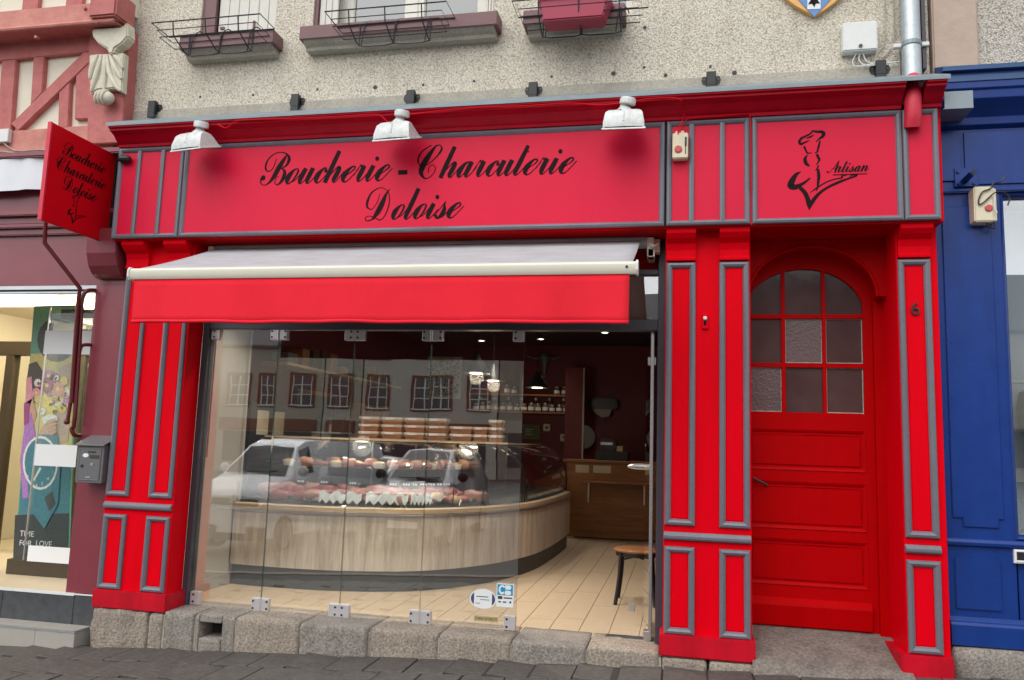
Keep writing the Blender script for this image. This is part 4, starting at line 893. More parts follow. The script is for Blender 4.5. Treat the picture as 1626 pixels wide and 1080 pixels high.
# ================================================================= BURGUNDY JEWELLER'S SHOPFRONT
JS = thing('burgundy_shopfront', (-1.2, .1, .2), 'dark burgundy jeweller shopfront with recessed display window', 'shopfront')
JY = .09
obj('pillar', B(-.362, -.016, JY, .62, .2, 2.70), 'burgundy', JS, bevel=.004)
obj('frieze', B(-3.2, -.016, JY + .01, .5, 2.70, 3.135), 'burgundy', JS)
for i, (z0, z1, d) in enumerate(((3.135, 3.19, .03), (3.19, 3.225, .07), (3.225, 3.29, .05), (3.29, 3.33, .10))): obj('moulding', B(-3.2, -.03, JY - d, .45, z0, z1), 'burgundy', JS, bevel=.008)
obj('sign_band', B(-3.2, -.03, JY - .02, .45, 3.33, 3.79), 'burgundy', JS)
obj('cap', B(-3.2, -.08, -.06, .4, 3.79, 3.84), 'burgundy', JS, bevel=.01)
obj('banner', MB().add([(x, -.03 - .01 * math.sin(x * 9) - .012 * math.sin(x * 23), z + .012 * math.sin(x * 5)) for z in (3.50, 3.60, 3.70, 3.785) for x in [-3.2 + .09 * i for i in range(31)]], [(r * 31 + i, r * 31 + i + 1, (r + 1) * 31 + i + 1, (r + 1) * 31 + i) for r in range(3) for i in range(30)]), 'white_cloth', JS, smooth=2)
cp_ = [(.10, 2.745), (.05, 2.745), (.0, 2.77), (-.05, 2.83), (-.085, 2.93), (-.095, 3.04), (-.10, 3.135), (.10, 3.135)]
obj('corbel', MB().prism(cp_, 'x', -.345, -.06), 'burgundy', JS, bevel=.008)
obj('head_rail', MB().box(-3.2, -.363, .10, .16, 2.664, 2.699).box(-3.2, -.363, .10, .13, 2.63, 2.648), 'alu', JS, bevel=.002)
obj('head_shadow_rail', B(-3.2, -.363, .125, .16, 2.648, 2.664), 'black_metal', JS)
# recess floor, dark tiled riser, step
obj('recess_floor', B(-3.2, -.362, .085, 4.0, .14, .2), 'tile_cream', JS)
obj('floor_edge', MB().box(-3.2, -.262, .066, .085, .183, .203).box(-.262, -.014, .066, .089, .192, .199), 'white_plastic', JS)
for i, (a, b) in enumerate(((-3.2, -2.3), (-2.296, -1.36), (-1.356, -.93), (-.926, -.262), (-.258, -.07), (-.066, -.013))): obj('riser_tile', B(a, b, .072, .1, -.2, .183 if b < -.2 else .191), 'tile_dark', JS, bevel=.002)
stp = thing('tiled_step', (-1.3, -.05, -.22), 'grey tiled step with metal nosing in front of the jeweller', 'step')
ZST = -.035; YS = -.115
obj('core', B(-3.2, -.085, YS + .01, .07, -.4, ZST - .01), 'mortar', stp)
ex = [-3.19, -2.45, -1.75, -1.05, -.42, -.083]
for a, b in zip(ex, ex[1:]): obj('tread_tile', B(a, b - .003, YS + .004, .071, ZST - .012, ZST), 'tile_grey', stp); obj('riser_tile', B(a, b - .003, YS, YS + .011, -.4, ZST - .014), 'tile_grey', stp)
obj('riser_tile', B(-.086, -.074, YS + .001, .07, -.4, ZST - .014), 'tile_grey', stp)
obj('nosing', MB().box(-3.2, -.072, YS - .004, YS + .006, ZST - .014, ZST + .002).box(-.084, -.072, YS + .006, .07, ZST - .0135, ZST + .0015), 'alu', stp)
# room of the jeweller
pm('cream_wall', (.66, .59, .44), .7, var=.04); pm('brown_frame', (.05, .034, .018), .4, var=.2)
obj('back_wall', B(-3.3, -.02, 4.0, 4.1, .2, 2.9), 'cream_wall', JS)
obj('ceiling', B(-3.3, -.02, .12, 4.1, 2.78, 2.85), 'cream_wall', JS)
obj('side_wall', B(-.08, -.02, .6, 4.1, .2, 2.8), 'cream_wall', JS); obj('side_wall', B(-3.3, -3.22, .1, 4.1, -.2, 3.8), 'cream_wall', JS)
jl = obj('ceiling_light', MB().box(-2.9, -1.5, .9, 1.5, 2.765, 2.779).box(-2.6, -.5, 2.0, 2.6, 2.765, 2.779), 'ceiling_light', JS)
lamp('shop_light', (-1.6, 1.5, 2.6), 36, .25, (1, .9, .72), JS); lamp('shop_light', (-.75, 1.15, 2.5), 8, .12, (1, .9, .72), JS)
# dark door frame behind
DF = obj('inner_frame', MB().box(-3.2, -.6, 1.55, 1.65, 2.25, 2.40).box(-1.86, -1.62, 1.55, 1.65, .2, 2.25).box(-1.56, -1.46, 1.56, 1.64, .2, 2.25).box(-2.6, -2.5, 1.55, 1.65, .2, 2.25).box(-1.46, -1.2, 1.57, 1.63, 2.05, 2.25), 'brown_frame', JS, bevel=.005)
obj('pane', B(-2.5, -1.86, 1.59, 1.6, .25, 2.25), 'case_glass', DF)
obj('closer', B(-1.55, -1.25, 1.50, 1.55, 2.12, 2.18), 'alu', DF, bevel=.01)
# display case
DC = thing('display_case', (-.85, .9, .2), 'glass display case with flower poster beside the burgundy pillar', 'display case')
DXL = -1.24
obj('base', B(-1.42, -.375, .60, 1.3, .2, .33), 'brown_frame', DC, bevel=.004)
obj('back_panel', B(-1.52, -1.40, .90, 1.0, .2, .95), 'brown_frame', DC)
obj('pane', B(DXL, -.37, .600, .608, .33, 2.60), 'case_glass', DC)
obj('pane', B(DXL - .008, DXL, .608, 1.25, .33, 2.60), 'case_glass', DC)
obj('corner_edge', B(DXL - .011, DXL + .002, .594, .606, .33, 2.6), 'steel', DC)
obj('top_rail', MB().box(-1.15, -.37, .62, 1.1, 2.50, 2.58).box(-1.12, -.4, .7, .76, 2.38, 2.41), 'brown_frame', DC)
obj('spot', MB().lathe([(.02, -.1), (.03, -.06), (.03, 0)], (-.66, .74, 2.42), 'z', 12).box(-1.25, -1.02, .66, .8, 2.36, 2.46), 'cream_plastic', DC, smooth=True)
for i, z in enumerate((.62, 1.04, 1.46, 1.9)):
    obj('shelf', B(-.70, -.375, .82, 1.25, z, z + .012), 'case_glass', DC)
for (u0, v0, u1, v1) in ((72, 525, 146, 563), (57, 705, 119, 742), (45, 866, 111, 896)):
    a, b = py(u0, v0, .59), py(u1, v1, .59); tag(obj('blank_card', B(a.x, min(b.x, -.372), .592, .596, b.z, a.z), 'paper'), {525: 'blank white card on the glass over the dark circle of the poster', 705: 'blank white card on the glass over the watch dial', 866: 'blank white card at the foot of the display glass'}[v0], 'card', 'blank white cards on the display glass')
# jewellery stands inside the case
pm('velvet', (.62, .56, .42), .8); pm('gold', (.7, .5, .18), .25, metal=.9)
for i, (x, y, z) in enumerate(((-.62, .95, .632), (-.5, .9, .632), (-.6, .95, 1.052), (-.47, .9, 1.052), (-.56, .92, 1.472), (-.45, 1.0, 1.912), (-.64, .8, .335), (-.5, .78, .335))):
    j = thing('jewellery_stand', (x, y, z), 'small cream jewellery stand with a gold chain inside the display case', 'stand', 'jewellery stands in the display case')
    obj('bust', MB().prism([(x - .05, z), (x + .05, z), (x + .04, z + .12), (x + .015, z + .16), (x - .015, z + .16), (x - .04, z + .12)], 'y', y - .015, y + .02), 'velvet', j, bevel=.006)
    obj('chain', MB().tube([(x + .03 * math.cos(t), y - .019, z + .1 + .045 * math.sin(t)) for t in [3.3 + .3 * q for q in range(10)]], .003, 5), 'gold', j)
# wall shelves with boxes deeper in the jeweller's
JH = thing('wall_display', (-1.9, 3.8, .6), 'lit wall shelves with small goods at the back of the jeweller', 'shelf')
obj('frame', MB().box(-3.0, -.5, 3.9, 3.99, .6, 2.3), 'velvet', JH)
for z in (.7, 1.1, 1.5, 1.9): obj('board', B(-3.0, -.5, 3.65, 3.9, z, z + .02), 'steel', JH)
rj = random.Random(5)
for z in (.72, 1.12, 1.52, 1.92):
    for i in range(11):
        x = -2.9 + i * .22; h_ = rj.uniform(.06, .2)
        tag(obj('goods', MB().prism([(x, z), (x + .12, z), (x + .1, z + h_), (x + .02, z + h_)], 'y', 3.7, 3.8), rj.choice(['paper', 'velvet', 'gold', 'brown_frame']), bevel=.005), 'small jewellery box on the %s lit shelf of the jeweller wall' % {.72: 'lowest', 1.12: 'second lowest', 1.52: 'second highest', 1.92: 'highest'}[z], 'box', 'goods on the jeweller wall shelves')

# ---- poster: flat print, shapes cut from sheets of colour
PO = thing('flower_poster', (-1.0, .9, .3), 'tall advertising poster with bouquet and watch inside the display case', 'poster')
PY = .86
for nm, c in (('p_green', (.12, .38, .24)), ('p_dark', (.035, .04, .038)), ('p_yellow', (.66, .56, .16)), ('p_teal', (.03, .19, .24)), ('p_black', (.012, .02, .022)), ('p_skin', (.62, .36, .24)), ('p_hair', (.06, .03, .02)), ('p_purple', (.42, .18, .52)), ('p_mag', (.36, .04, .2)), ('p_pink', (.75, .3, .34)), ('p_orange', (.72, .32, .22)), ('p_white', (.8, .8, .74)), ('p_paper', (.5, .36, .25)), ('p_sun', (.8, .62, .1))): pm(nm, tuple(.85 * x + .03 for x in c), .4, var=.45, vs=42)
def cut(pts, mat, lvl, name='print'):
    y = PY - .0012 * lvl; P_ = [py(u, v, y) for u, v in pts]; return obj(name, MB().prism([(p.x, p.z) for p in P_], 'y', y, y + .001), mat, PO)
def disc(u, v, r, ru=None): return [(u + (ru or r) * math.cos(t * .3142), v + r * math.sin(t * .3142)) for t in range(20)]
cut([(54, 486), (124, 484), (110, 898), (22, 898)], 'p_green', 0, 'sheet')
cut([(49, 562), (119, 560), (112, 745), (34, 745)], 'p_yellow', 1); cut([(36, 720), (113, 716), (108, 860), (27, 862)], 'p_teal', 2); cut([(24, 818), (110, 815), (107, 898), (20, 898)], 'p_black', 3)
cut(disc(90, 540, 35, 31), 'p_dark', 3)
cut([(46, 578), (58, 574), (68, 590), (66, 612), (56, 640), (46, 632), (42, 606)], 'p_hair', 4)
cut([(42, 600), (50, 598), (52, 630), (46, 650), (40, 640)], 'p_pink', 5); cut([(40, 640), (52, 632), (58, 660), (46, 690), (38, 700)], 'p_skin', 5)
cut([(40, 668), (50, 655), (56, 690), (48, 740), (50, 790), (36, 792), (32, 730)], 'p_purple', 6)
cut([(38, 640), (47, 640), (46, 672), (38, 676)], 'p_mag', 7)
cut([(36, 742), (48, 726), (60, 690), (74, 666), (84, 672), (84, 690), (70, 692), (56, 720), (42, 756)], 'p_skin', 8)
cut([(84, 655), (112, 650), (108, 702), (80, 704)], 'p_paper', 5); cut([(92, 584), (112, 576), (110, 606), (94, 604)], 'p_paper', 4)
def flower(u, v, r, mat, n=11, core='p_sun'):
    pts = []
    for t in range(n * 4): A = t * 2 * math.pi / (n * 4); q = r * (.72 + .28 * abs(math.cos(A * n / 2))); pts.append((u + q * .92 * math.cos(A), v + q * math.sin(A)))
    lv = 9 + (int(u * 3 + v) % 5); cut(pts, mat, lv); cut(disc(u, v, r * .25), core, lv + 1)
for u, v, r, m_ in ((77, 597, 11, 'p_purple'), (87, 602, 10, 'p_mag'), (60, 608, 7, 'p_white'), (74, 612, 13, 'p_mag'), (58, 624, 9, 'p_pink'), (92, 618, 13, 'p_orange'), (101, 605, 8, 'p_sun'), (104, 624, 9, 'p_white'), (93, 637, 11, 'p_white'), (73, 638, 13, 'p_sun'), (60, 634, 7, 'p_yellow'), (82, 652, 10, 'p_sun'), (98, 648, 9, 'p_sun'), (66, 652, 8, 'p_white'), (104, 640, 7, 'p_orange')): flower(u, v, r, m_)
rf_ = random.Random(8)
for k in range(26):
    A = rf_.uniform(0, 6.28); q_ = math.sqrt(rf_.random()); flower(83 + 25 * q_ * math.cos(A), 623 + 32 * q_ * math.sin(A), rf_.uniform(3, 6.5), rf_.choice(['p_white', 'p_sun', 'p_mag', 'p_pink', 'p_orange', 'p_purple', 'p_green']), 7 + k % 5, rf_.choice(['p_sun', 'p_hair', 'p_yellow']))
cut([(66, 664), (78, 658), (90, 660), (92, 668), (80, 668), (70, 674)], 'p_white', 15)
for k in range(4): cut([(74 + 2 * k, 668 + 6 * k), (88, 664 + 6 * k), (90, 668 + 6 * k), (75 + 2 * k, 674 + 6 * k)], 'p_skin', 16 + k)
cut([(46, 700), (60, 690), (92, 690), (96, 740), (92, 800), (70, 840), (46, 806), (42, 740)], 'p_teal', 10)
cut(disc(64, 735, 43, 28), 'p_white', 11); cut(disc(64, 735, 39, 25), 'p_teal', 12)
for num, (u, v) in {'8': (44, 757), '7': (51, 766), '6': (58, 771), '5': (67, 768), '4': (76, 760)}.items():
    p = py(u, v, PY - .018); obj('numeral', text_mb(num, .045, .0004, 'CENTER').xf(wallmap(p.x, PY - .0175, p.z - .016)), 'p_white', PO)
cut([(63, 742), (66, 744), (54, 764), (52, 762)], 'p_white', 13); cut([(70, 790), (82, 780), (88, 800), (78, 812)], 'p_dark', 13)
for tx, (u, v) in (('TIME', (31, 851)), ('FOR', (30, 866)), ('LOVE', (56, 867))):
    p = py(u, v, PY - .006); obj('lettering', text_mb(tx, .072, .0004).xf(wallmap(p.x, PY - .0055, p.z)), 'p_white', PO)

# ---- burgundy awning arms folded on the pillar
AR = thing('folding_pipe_arm', (-.40, -.1, 1.42), 'burgundy folding awning arm of steel pipes beside the mailbox pillar', 'arm')
obj('pipe', MB().tube([py(73, 340, -.30), py(71, 386, -.28), py(127, 458, -.06), py(124, 480, -.04), py(113, 640, -.02)], .017, 10), 'burgundy_pipe', AR, smooth=True)
obj('pipe', MB().tube(spline([py(152, 461, .10), py(138, 462, .02), py(131, 474, 0), py(129, 500, 0), py(119, 660, 0), py(114, 680, .0), py(118, 691, .02), py(128, 692, .10)], 3), .017, 10), 'burgundy_pipe', AR, smooth=True)
obj('pipe', MB().tube(spline([py(146, 548, .10), py(133, 548, .04), py(127, 556, .02), py(119, 600, .01), py(107, 668, .0)], 3), .015, 10), 'burgundy_pipe', AR, smooth=True)
obj('joint', MB().ball(py(106, 670, 0), .024, 10).ball(py(117, 580, -.015), .018, 8).ball(py(127, 460, -.05), .02, 8), 'burgundy_pipe', AR, smooth=True)

# ---- mailbox
MX = thing('mailbox', (-.20, .0, 1.08), 'grey steel mailbox hung on the burgundy pillar', 'mailbox')
x0, x1 = py(121, 740, -.06).x, py(163, 740, -.06).x; z0, z1 = py(140, 767, -.06).z, py(140, 706, -.06).z
obj('body', B(x0, x1, -.06, JY + .001, z0, z1), 'mail_grey', MX, bevel=.004)
obj('lid', MB().add([(x0 - .012, -.085, z1 - .01), (x1 + .012, -.085, z1 - .01), (x1 + .012, .09, z1 + .065), (x0 - .012, .09, z1 + .065), (x0 - .012, -.085, z1), (x1 + .012, -.085, z1), (x1 + .012, .09, z1 + .075), (x0 - .012, .09, z1 + .075)], [(0, 1, 2, 3), (4, 7, 6, 5), (0, 4, 5, 1), (1, 5, 6, 2), (2, 6, 7, 3), (3, 7, 4, 0)]), 'mail_grey', MX, bevel=.002)
df = obj('flap_door', MB().frame(x0 + .02, x1 - .02, z0 + .02, z1 - .03, -.06, [(0, 0), (0, .005), (.004, .006), (.008, .003), (.012, .004)]).box(x0 + .03, x1 - .03, -.064, -.058, z0 + .03, z1 - .04), 'mail_grey', MX)
w_ = x1 - x0
obj('slot', B(x0 + w_ * .42, x0 + w_ * .72, -.067, -.06, z1 - .062, z1 - .052), 'black_metal', df)
obj('name_label', MB().prism([(x0 + w_ * .34 + .026 * math.cos(t * .4), z1 - .085 + .016 * math.sin(t * .4)) for t in range(16)], 'y', -.067, -.06), 'paper', df)
obj('name_plate', B(x0 + w_ * .5, x0 + w_ * .85, -.068, -.06, z1 - .105, z1 - .08), 'brown_frame', df)
obj('lock', MB().lathe([(.013, 0), (.011, -.008)], (x0 + w_ * .24, -.062, z0 + .13), 'y', 12), 'black_metal', df)
obj('badge', MB().lathe([(.014, 0), (.012, -.005)], (x0 + w_ * .6, -.063, z0 + .145), 'y', 12).box(x0 + w_ * .4, x0 + w_ * .58, -.066, -.06, z0 + .04, z0 + .05), 'steel', df)

# ================================================================= RIGHT: BLUE SHOPFRONT
RH = thing('neighbour_house', (7.8, .4, 0), 'pale rough-cast house with pink stone quoin above the blue shop', 'house')
obj('quoin', B(6.135, 6.425, .06, .5, 4.05, 8.2), 'stone_pink', RH, bevel=.01)
obj('wall', B(6.427, 11, .1, .5, 4.05, 8.2), 'roughcast_pale', RH)
obj('core', MB().box(6.14, 11, 2.6, 3, 0, 8.2).box(10.9, 11, .4, 2.6, 0, 8.2), 'mortar', RH)
obj('roof', MB().prism([(-.3, 8.2), (-.3, 8.28), (4, 11.3), (8, 8.28), (8, 8.2)], 'x', 6.14, 11), 'tile_dark', RH)
BS = thing('blue_shopfront', (8, .1, .35), 'dark blue timber shopfront with panelled pilaster and large window', 'shopfront')
BY = .10; BX = 6.118
obj('cornice', MB().prism([(BY, 3.72), (.06, 3.74), (.055, 3.79), (.0, 3.84), (-.05, 3.88), (-.055, 3.935), (-.07, 3.945), (-.07, 4.05), (-.10, 4.06), (-.10, 4.085), (.11, 4.16), (.12, 3.72)], 'x', 6.14, 11), 'blue', BS, bevel=.003)
obj('flashing', MB().prism([(-.105, 4.06), (-.107, 4.09), (.10, 4.18), (.10, 4.165), (-.1, 4.075)], 'x', 6.14, 11), 'blue_skylit', BS)
obj('cornice_strip', B(6.14, 11, -.078, -.06, 3.99, 4.035), 'blue_skylit', BS, bevel=.003)
obj('frieze', B(BX, 11, BY, .3, 3.28, 3.73), 'blue', BS)
obj('frieze_panel', MB().box(6.13, 6.165, BY - .016, BY, 3.44, 3.70).box(6.165, 6.29, BY - .016, BY, 3.36, 3.70), 'blue', BS, bevel=.002)
obj('frieze_panel', B(6.315, 8, BY - .012, BY, 3.33, 3.70), 'blue', BS, bevel=.003)
obj('string_moulding', B(BX, 11, BY - .03, .3, 3.272, 3.30), 'blue', BS, bevel=.008)
obj('pilaster', B(BX, 6.521, BY, .5, .33, 3.272), 'blue', BS)
n_ = [(6.16, 3.18), (6.46, 3.18), (6.46, 1.115), (6.43, 1.115), (6.43, 1.06), (6.22, 1.06), (6.22, 1.115), (6.16, 1.115)]
obj('panel', MB().prism(n_, 'y', BY - .012, BY + .001), 'blue', BS, bevel=.004)
obj('rail_moulding', MB().prism([(BY + .001, .935), (BY - .025, .945), (BY - .03, .965), (BY - .018, .985), (BY + .001, .99)], 'x', BX, 11), 'blue', BS, bevel=.002)
obj('panel', B(6.16, 6.43, BY - .012, BY + .001, .545, .865), 'blue', BS, bevel=.006)
obj('base_moulding', MB().prism([(BY + .001, .33), (BY - .045, .33), (BY - .045, .455), (BY - .035, .47), (BY - .02, .48), (BY - .015, .50), (BY + .001, .505)], 'x', BX, 11), 'blue', BS, bevel=.002)
obj('stall_riser', B(6.537, 11, BY + .02, .4, .33, 1.0), 'blue', BS); obj('panel', B(6.60, 8, BY + .008, BY + .021, .55, .86), 'blue', BS, bevel=.006)
WF = obj('window', MB().frame(6.522, 9.6, .992, 3.27, BY, [(0, -.05), (0, .0), (.008, .008), (.018, .0), (.024, -.03), (.032, -.03), (.032, -.06)]), 'blue', BS)
obj('pane', B(6.548, 9.56, .155, .161, 1.02, 3.24), glass('display_glass', 1.6, (.9, .93, .93), gain=4) or 'display_glass', WF)
obj('pale_backdrop', MB().add([(6.53 + .05 * i, .50 + .02 * (i % 2), z) for z in (1.03, 3.26) for i in range(62)], [(i, i + 1, 63 + i, 62 + i) for i in range(61)]), 'white_cloth', WF, smooth=2); obj('window_deck', B(6.537, 10.9, .17, 2.6, .98, 1.03), 'white_plastic', WF); obj('window_ceiling', B(6.537, 10.9, .3, 2.6, 3.3, 3.35), 'white_plastic', WF)  # white backdrop added to stand in for sky reflected in the pane
obj('display_bar', MB().tube([(6.6, .34, 2.02), (9.4, .34, 2.02)], .012, 8).tube([(6.62, .34, 1.03), (6.62, .34, 2.9)], .012, 8), 'white_plastic', WF)
mq = thing('mannequin', (6.83, .34, 1.03), 'grey draped dress form in the blue shop window', 'mannequin')
obj('torso', MB().lathe([(.02, 0), (.02, .25), (.10, .28), (.14, .42), (.12, .62), (.17, .80), (.15, .92), (.05, .98), (.045, 1.03)], (6.83, .34, 1.03), 'z', 16), 'tile_grey', mq, smooth=True)
obj('stand', MB().lathe([(.14, 0), (.14, .02), (.02, .03)], (6.83, .34, 1.03), 'z', 16), 'steel', mq)
tag(obj('blue_base_stone', stone(6.12, 9, .03, .45, .0, .328, 91, .012, .03, (18, 3, 4)), 'granite_grey', smooth=2), 'weathered grey stone footing under the blue shopfront', 'stone base')
# letter flap
a, b = py(1612, 873, .06), py(1645, 897, .06)
lf = thing('letter_flap', (a.x, .1, b.z), 'white framed black letter flap on the blue panel', 'letter flap')
obj('frame', MB().frame(a.x, b.x, b.z, a.z, .12, [(0, 0), (0, .04), (.012, .045), (.02, .03), (.02, .02)]), 'white_plastic', lf); obj('flap', B(a.x + .02, b.x - .02, .085, .12, b.z + .02, a.z - .02), 'black_metal', lf)
# bracket and alarm box
bb = thing('flag_bracket', (6.29, .05, 3.31), 'blue painted square tube bracket bolted to the blue frieze', 'bracket')
a, b = py(1515, 268, BY - .02), py(1553, 296, BY - .02)
obj('plate', B(a.x, b.x, BY - .028, BY - .002, b.z, a.z), 'blue', bb, bevel=.002)
q = py(1546, 273, -.12); s0 = Vector(((a.x + b.x) / 2 - .01, BY - .02, b.z + .04))
obj('tube', MB().tube([s0, q], .027, 4), 'blue', bb); obj('tube_mouth', MB().tube([q, q + (q - s0).normalized() * .004], .02, 4), 'black_metal', bb)
for dx in (.02, .115):
    for dz in (.018, .1): obj('bolt', MB().lathe([(.012, 0), (.009, -.01)], (a.x + dx, BY - .029, b.z + dz), 'y', 8), 'blue', bb)
a, b = py(1545, 297, 0), py(1586, 352, 0)
ab_ = thing('siren_box', ((a.x + b.x) / 2, .04, b.z), 'cream siren box with red dome and looped black wire on the blue shopfront', 'alarm box')
obj('case', B(a.x, b.x - .03, -.01, BY, b.z, a.z), 'cream_plastic', ab_, bevel=.008); obj('side_case', B(b.x - .029, b.x, .02, BY, b.z + .01, a.z - .005), 'cream_plastic', ab_, bevel=.006)
obj('seal', MB().lathe([(.024, .004), (.024, -.004), (.018, -.008)], (a.x + .085, -.012, b.z + .09), 'y', 18), 'dome_red', ab_)
obj('wire', MB().tube(spline([py(u, v, -.02) for u, v in [(1598, 279), (1590, 288), (1578, 291), (1572, 300), (1560, 305), (1554, 318), (1556, 325), (1566, 318), (1580, 306), (1595, 306), (1603, 315), (1600, 326)]], 4), .005, 6).tube(spline([py(u, v, .03) for u, v in [(1566, 352), (1570, 360), (1580, 362), (1578, 352)]], 4), .005, 6), 'black_metal', ab_)
obj('latch', MB().tube(spline([py(u, v, -.015) for u, v in [(1580, 312), (1579, 328), (1583, 338)]], 4), .005, 6), 'white_plastic', ab_)
# drip tray at the end of the red cornice
tag(obj('lead_cover', B(6.12, 6.30, -.16, .09, 3.77, 3.775).box(6.128, 6.30, -.158, -.15, 3.775, 3.89), 'zinc'), 'zinc sheet cover folded over the end of the blue cornice', 'flashing')
# ================================================================= BUTCHER SHOP INTERIOR
FZ = .14; CZ = 3.2
pm('in_red', (.125, .004, .008), .55, var=.15, vs=4); pm('in_ceiling', (.045, .028, .04), .7, var=.1); pm('in_grey', (.40, .38, .34), .7, var=.05, vs=3); pm('brick_red', (.12, .012, .012), .5, var=.3, vs=14)
pm('plank_tile', (.50, .39, .265), .42, var=.1, vs=5, stretch=(6, 1, 1), bump=.0006, bs=20); pm('floor_bed', (.07, .05, .035), .9)
pm('kick', (.055, .065, .07), .4, var=.15, vs=14); pm('deck', (.035, .045, .05), .3, var=.2, vs=8); pm('black_soft', (.012, .011, .012), .4)
SI = thing('butcher_interior', (2.2, 4, FZ), 'dark red butcher shop room seen through the glass', 'shop room')
obj('floor_bed', B(.30, 4.30, .30, 8.0, FZ - .05, FZ - .006), 'floor_bed', SI)
obj('wall', B(.0, 4.42, 8.0, 8.1, FZ - .05, CZ + .1), 'in_red', SI)
obj('wall', MB().box(.0, .02, 1.27, 8.0, FZ - .05, CZ + .1).box(.02, .40, 1.262, 1.268, FZ, CZ), 'in_red', SI)
rw = obj('wall', B(4.30, 4.42, .32, 8.0, FZ - .05, CZ + .1), 'in_red', SI)
obj('ceiling', B(.0, 4.42, .32, 8.1, CZ, CZ + .1), 'in_ceiling', SI)
obj('lintel', B(.0, 4.42, .3, .36, 2.80, CZ), 'in_ceiling', SI)
obj('side_panel', B(.28, .40, .30, 1.26, FZ, CZ), 'in_grey', SI)
obj('skirting', B(.398, .412, .31, 1.25, FZ, FZ + .10), 'tile_grey', SI)
obj('side_trim', MB().box(.40, .43, 1.24, 1.27, FZ, CZ).box(.62, .634, .35, .37, 1.3, 2.3), 'in_grey', SI)
rp_ = random.Random(11); pt = None; cnt = 0
for c_ in range(18):
    x = .41 + c_ * .22; y = .305 - rp_.uniform(0, .9)
    while y < 7.95:
        y1 = min(y + 1.19, 7.97); ya = max(y, .302)
        if y1 - ya > .05: obj('floor_plank', B(x + .0025, min(x + .2175, 4.297), ya, y1 - .004, FZ - .008, FZ), 'plank_tile', SI); cnt += 1
        y = y1 + .001
# brick courses on the right wall
for r in range(16):
    for i in range(3):
        obj('brick', B(4.285, 4.302, .62 + i * .23 + (.11 if r % 2 else 0), .84 + i * .23 + (.11 if r % 2 else 0), 1.1 + r * .075, 1.168 + r * .075), 'brick_red', SI, bevel=.003)
obj('threshold_mat', MB().box(3.92, 4.22, .30, .40, FZ, FZ + .012).box(3.38, 3.56, .312, .35, FZ - .004, FZ + .002), 'kick', SI)
# ---- display counter along a curved path
CT = thing('display_counter', (1.9, 2, FZ), 'curved butcher counter with pale oak front and glazed display', 'counter')
path = spline([(.415, 1.19), (.96, 1.165), (1.48, 1.215), (2.0, 1.40), (2.30, 1.655), (2.52, 1.96), (2.74, 2.42), (2.92, 3.15), (2.985, 4.3), (2.985, 5.3)], 6)
def offs(o):
    R = []
    for i, p in enumerate(path):
        a, b = path[max(i - 1, 0)], path[min(i + 1, len(path) - 1)]; t = Vector((b[0] - a[0], b[1] - a[1], 0)).normalized(); R.append((p[0] + t.y * o, p[1] - t.x * o))
    return R
def band(prof, i0=0, i1=None):
    """skin over (offset, z) profile between path indices"""
    i1 = i1 or len(path); cs = [offs(o) for o, z in prof]; m = len(prof); mb = MB(); n = i1 - i0
    mb.add([(cs[j][i][0], cs[j][i][1], prof[j][1]) for i in range(i0, i1) for j in range(m)], [(i * m + j, (i + 1) * m + j, (i + 1) * m + j + 1, i * m + j + 1) for i in range(n - 1) for j in range(m - 1)]); return mb
NP = len(path)
segs = [0, 6, 10, 15, 20, 26, 32, 38, 44, NP - 1]
for a, b in zip(segs, segs[1:]): obj('oak_panel', band([(-.02, .322), (.0, .322), (.0, .795), (-.02, .795)], a, b + 1), 'oak', CT, smooth=True)
obj('kickplate', band([(-.035, FZ), (-.035, .322)]), 'kick', CT, smooth=True)
obj('steel_rail', band([(.0, .797), (.012, .80), (.014, .822), (0, .826)]), 'steel', CT, smooth=True)
obj('oak_ledge', band([(.0, .827), (.004, .83), (.004, .868), (-.02, .875), (-.06, .878)]), 'oak_strip', CT, smooth=True)
obj('display_deck', band([(-.05, .879), (-.12, .90), (-.75, .955)]), 'deck', CT, smooth=True)
obj('body', band([(-.75, FZ), (-.75, .95)]), 'in_grey', CT)
gp = [(-.055, .88), (-.05, 1.05), (-.09, 1.23), (-.20, 1.38), (-.36, 1.46), (-.5, 1.475)]
for a, b in ((0, 8), (8, 16), (16, 24), (24, 32), (32, 40), (40, NP - 1)):
    g_ = obj('curved_pane', band(gp, a, b + 1), 'case_glass', CT, smooth=2); md = g_.modifiers.new('thick', 'SOLIDIFY'); md.thickness = .006
for i in (26, 33, 40, NP - 1):
    obj('pane_edge', MB().tube([(offs(o)[i][0], offs(o)[i][1], z) for o, z in gp], .006, 6), 'black_metal', CT)
obj('top_shelf', band([(-.42, 1.478), (-.42, 1.496), (-.82, 1.496), (-.82, 1.478)]), 'oak_strip', CT)
for i in (3, 14, 24, 34, 46): obj('post', MB().tube([(*offs(-.6)[i], .95), (*offs(-.6)[i], 1.478)], .008, 6), 'mail_grey', CT)
obj('rail_light', MB().join(band([(-.46, 1.462), (-.5, 1.462)], 4, 20)), 'lamp_soft', CT)
lamp('case_light', (1.4, 1.75, 1.42), 2.2, .1, (1, .9, .78), CT); lamp('case_light', (2.35, 2.2, 1.42), 2.0, .1, (1, .88, .72), CT)
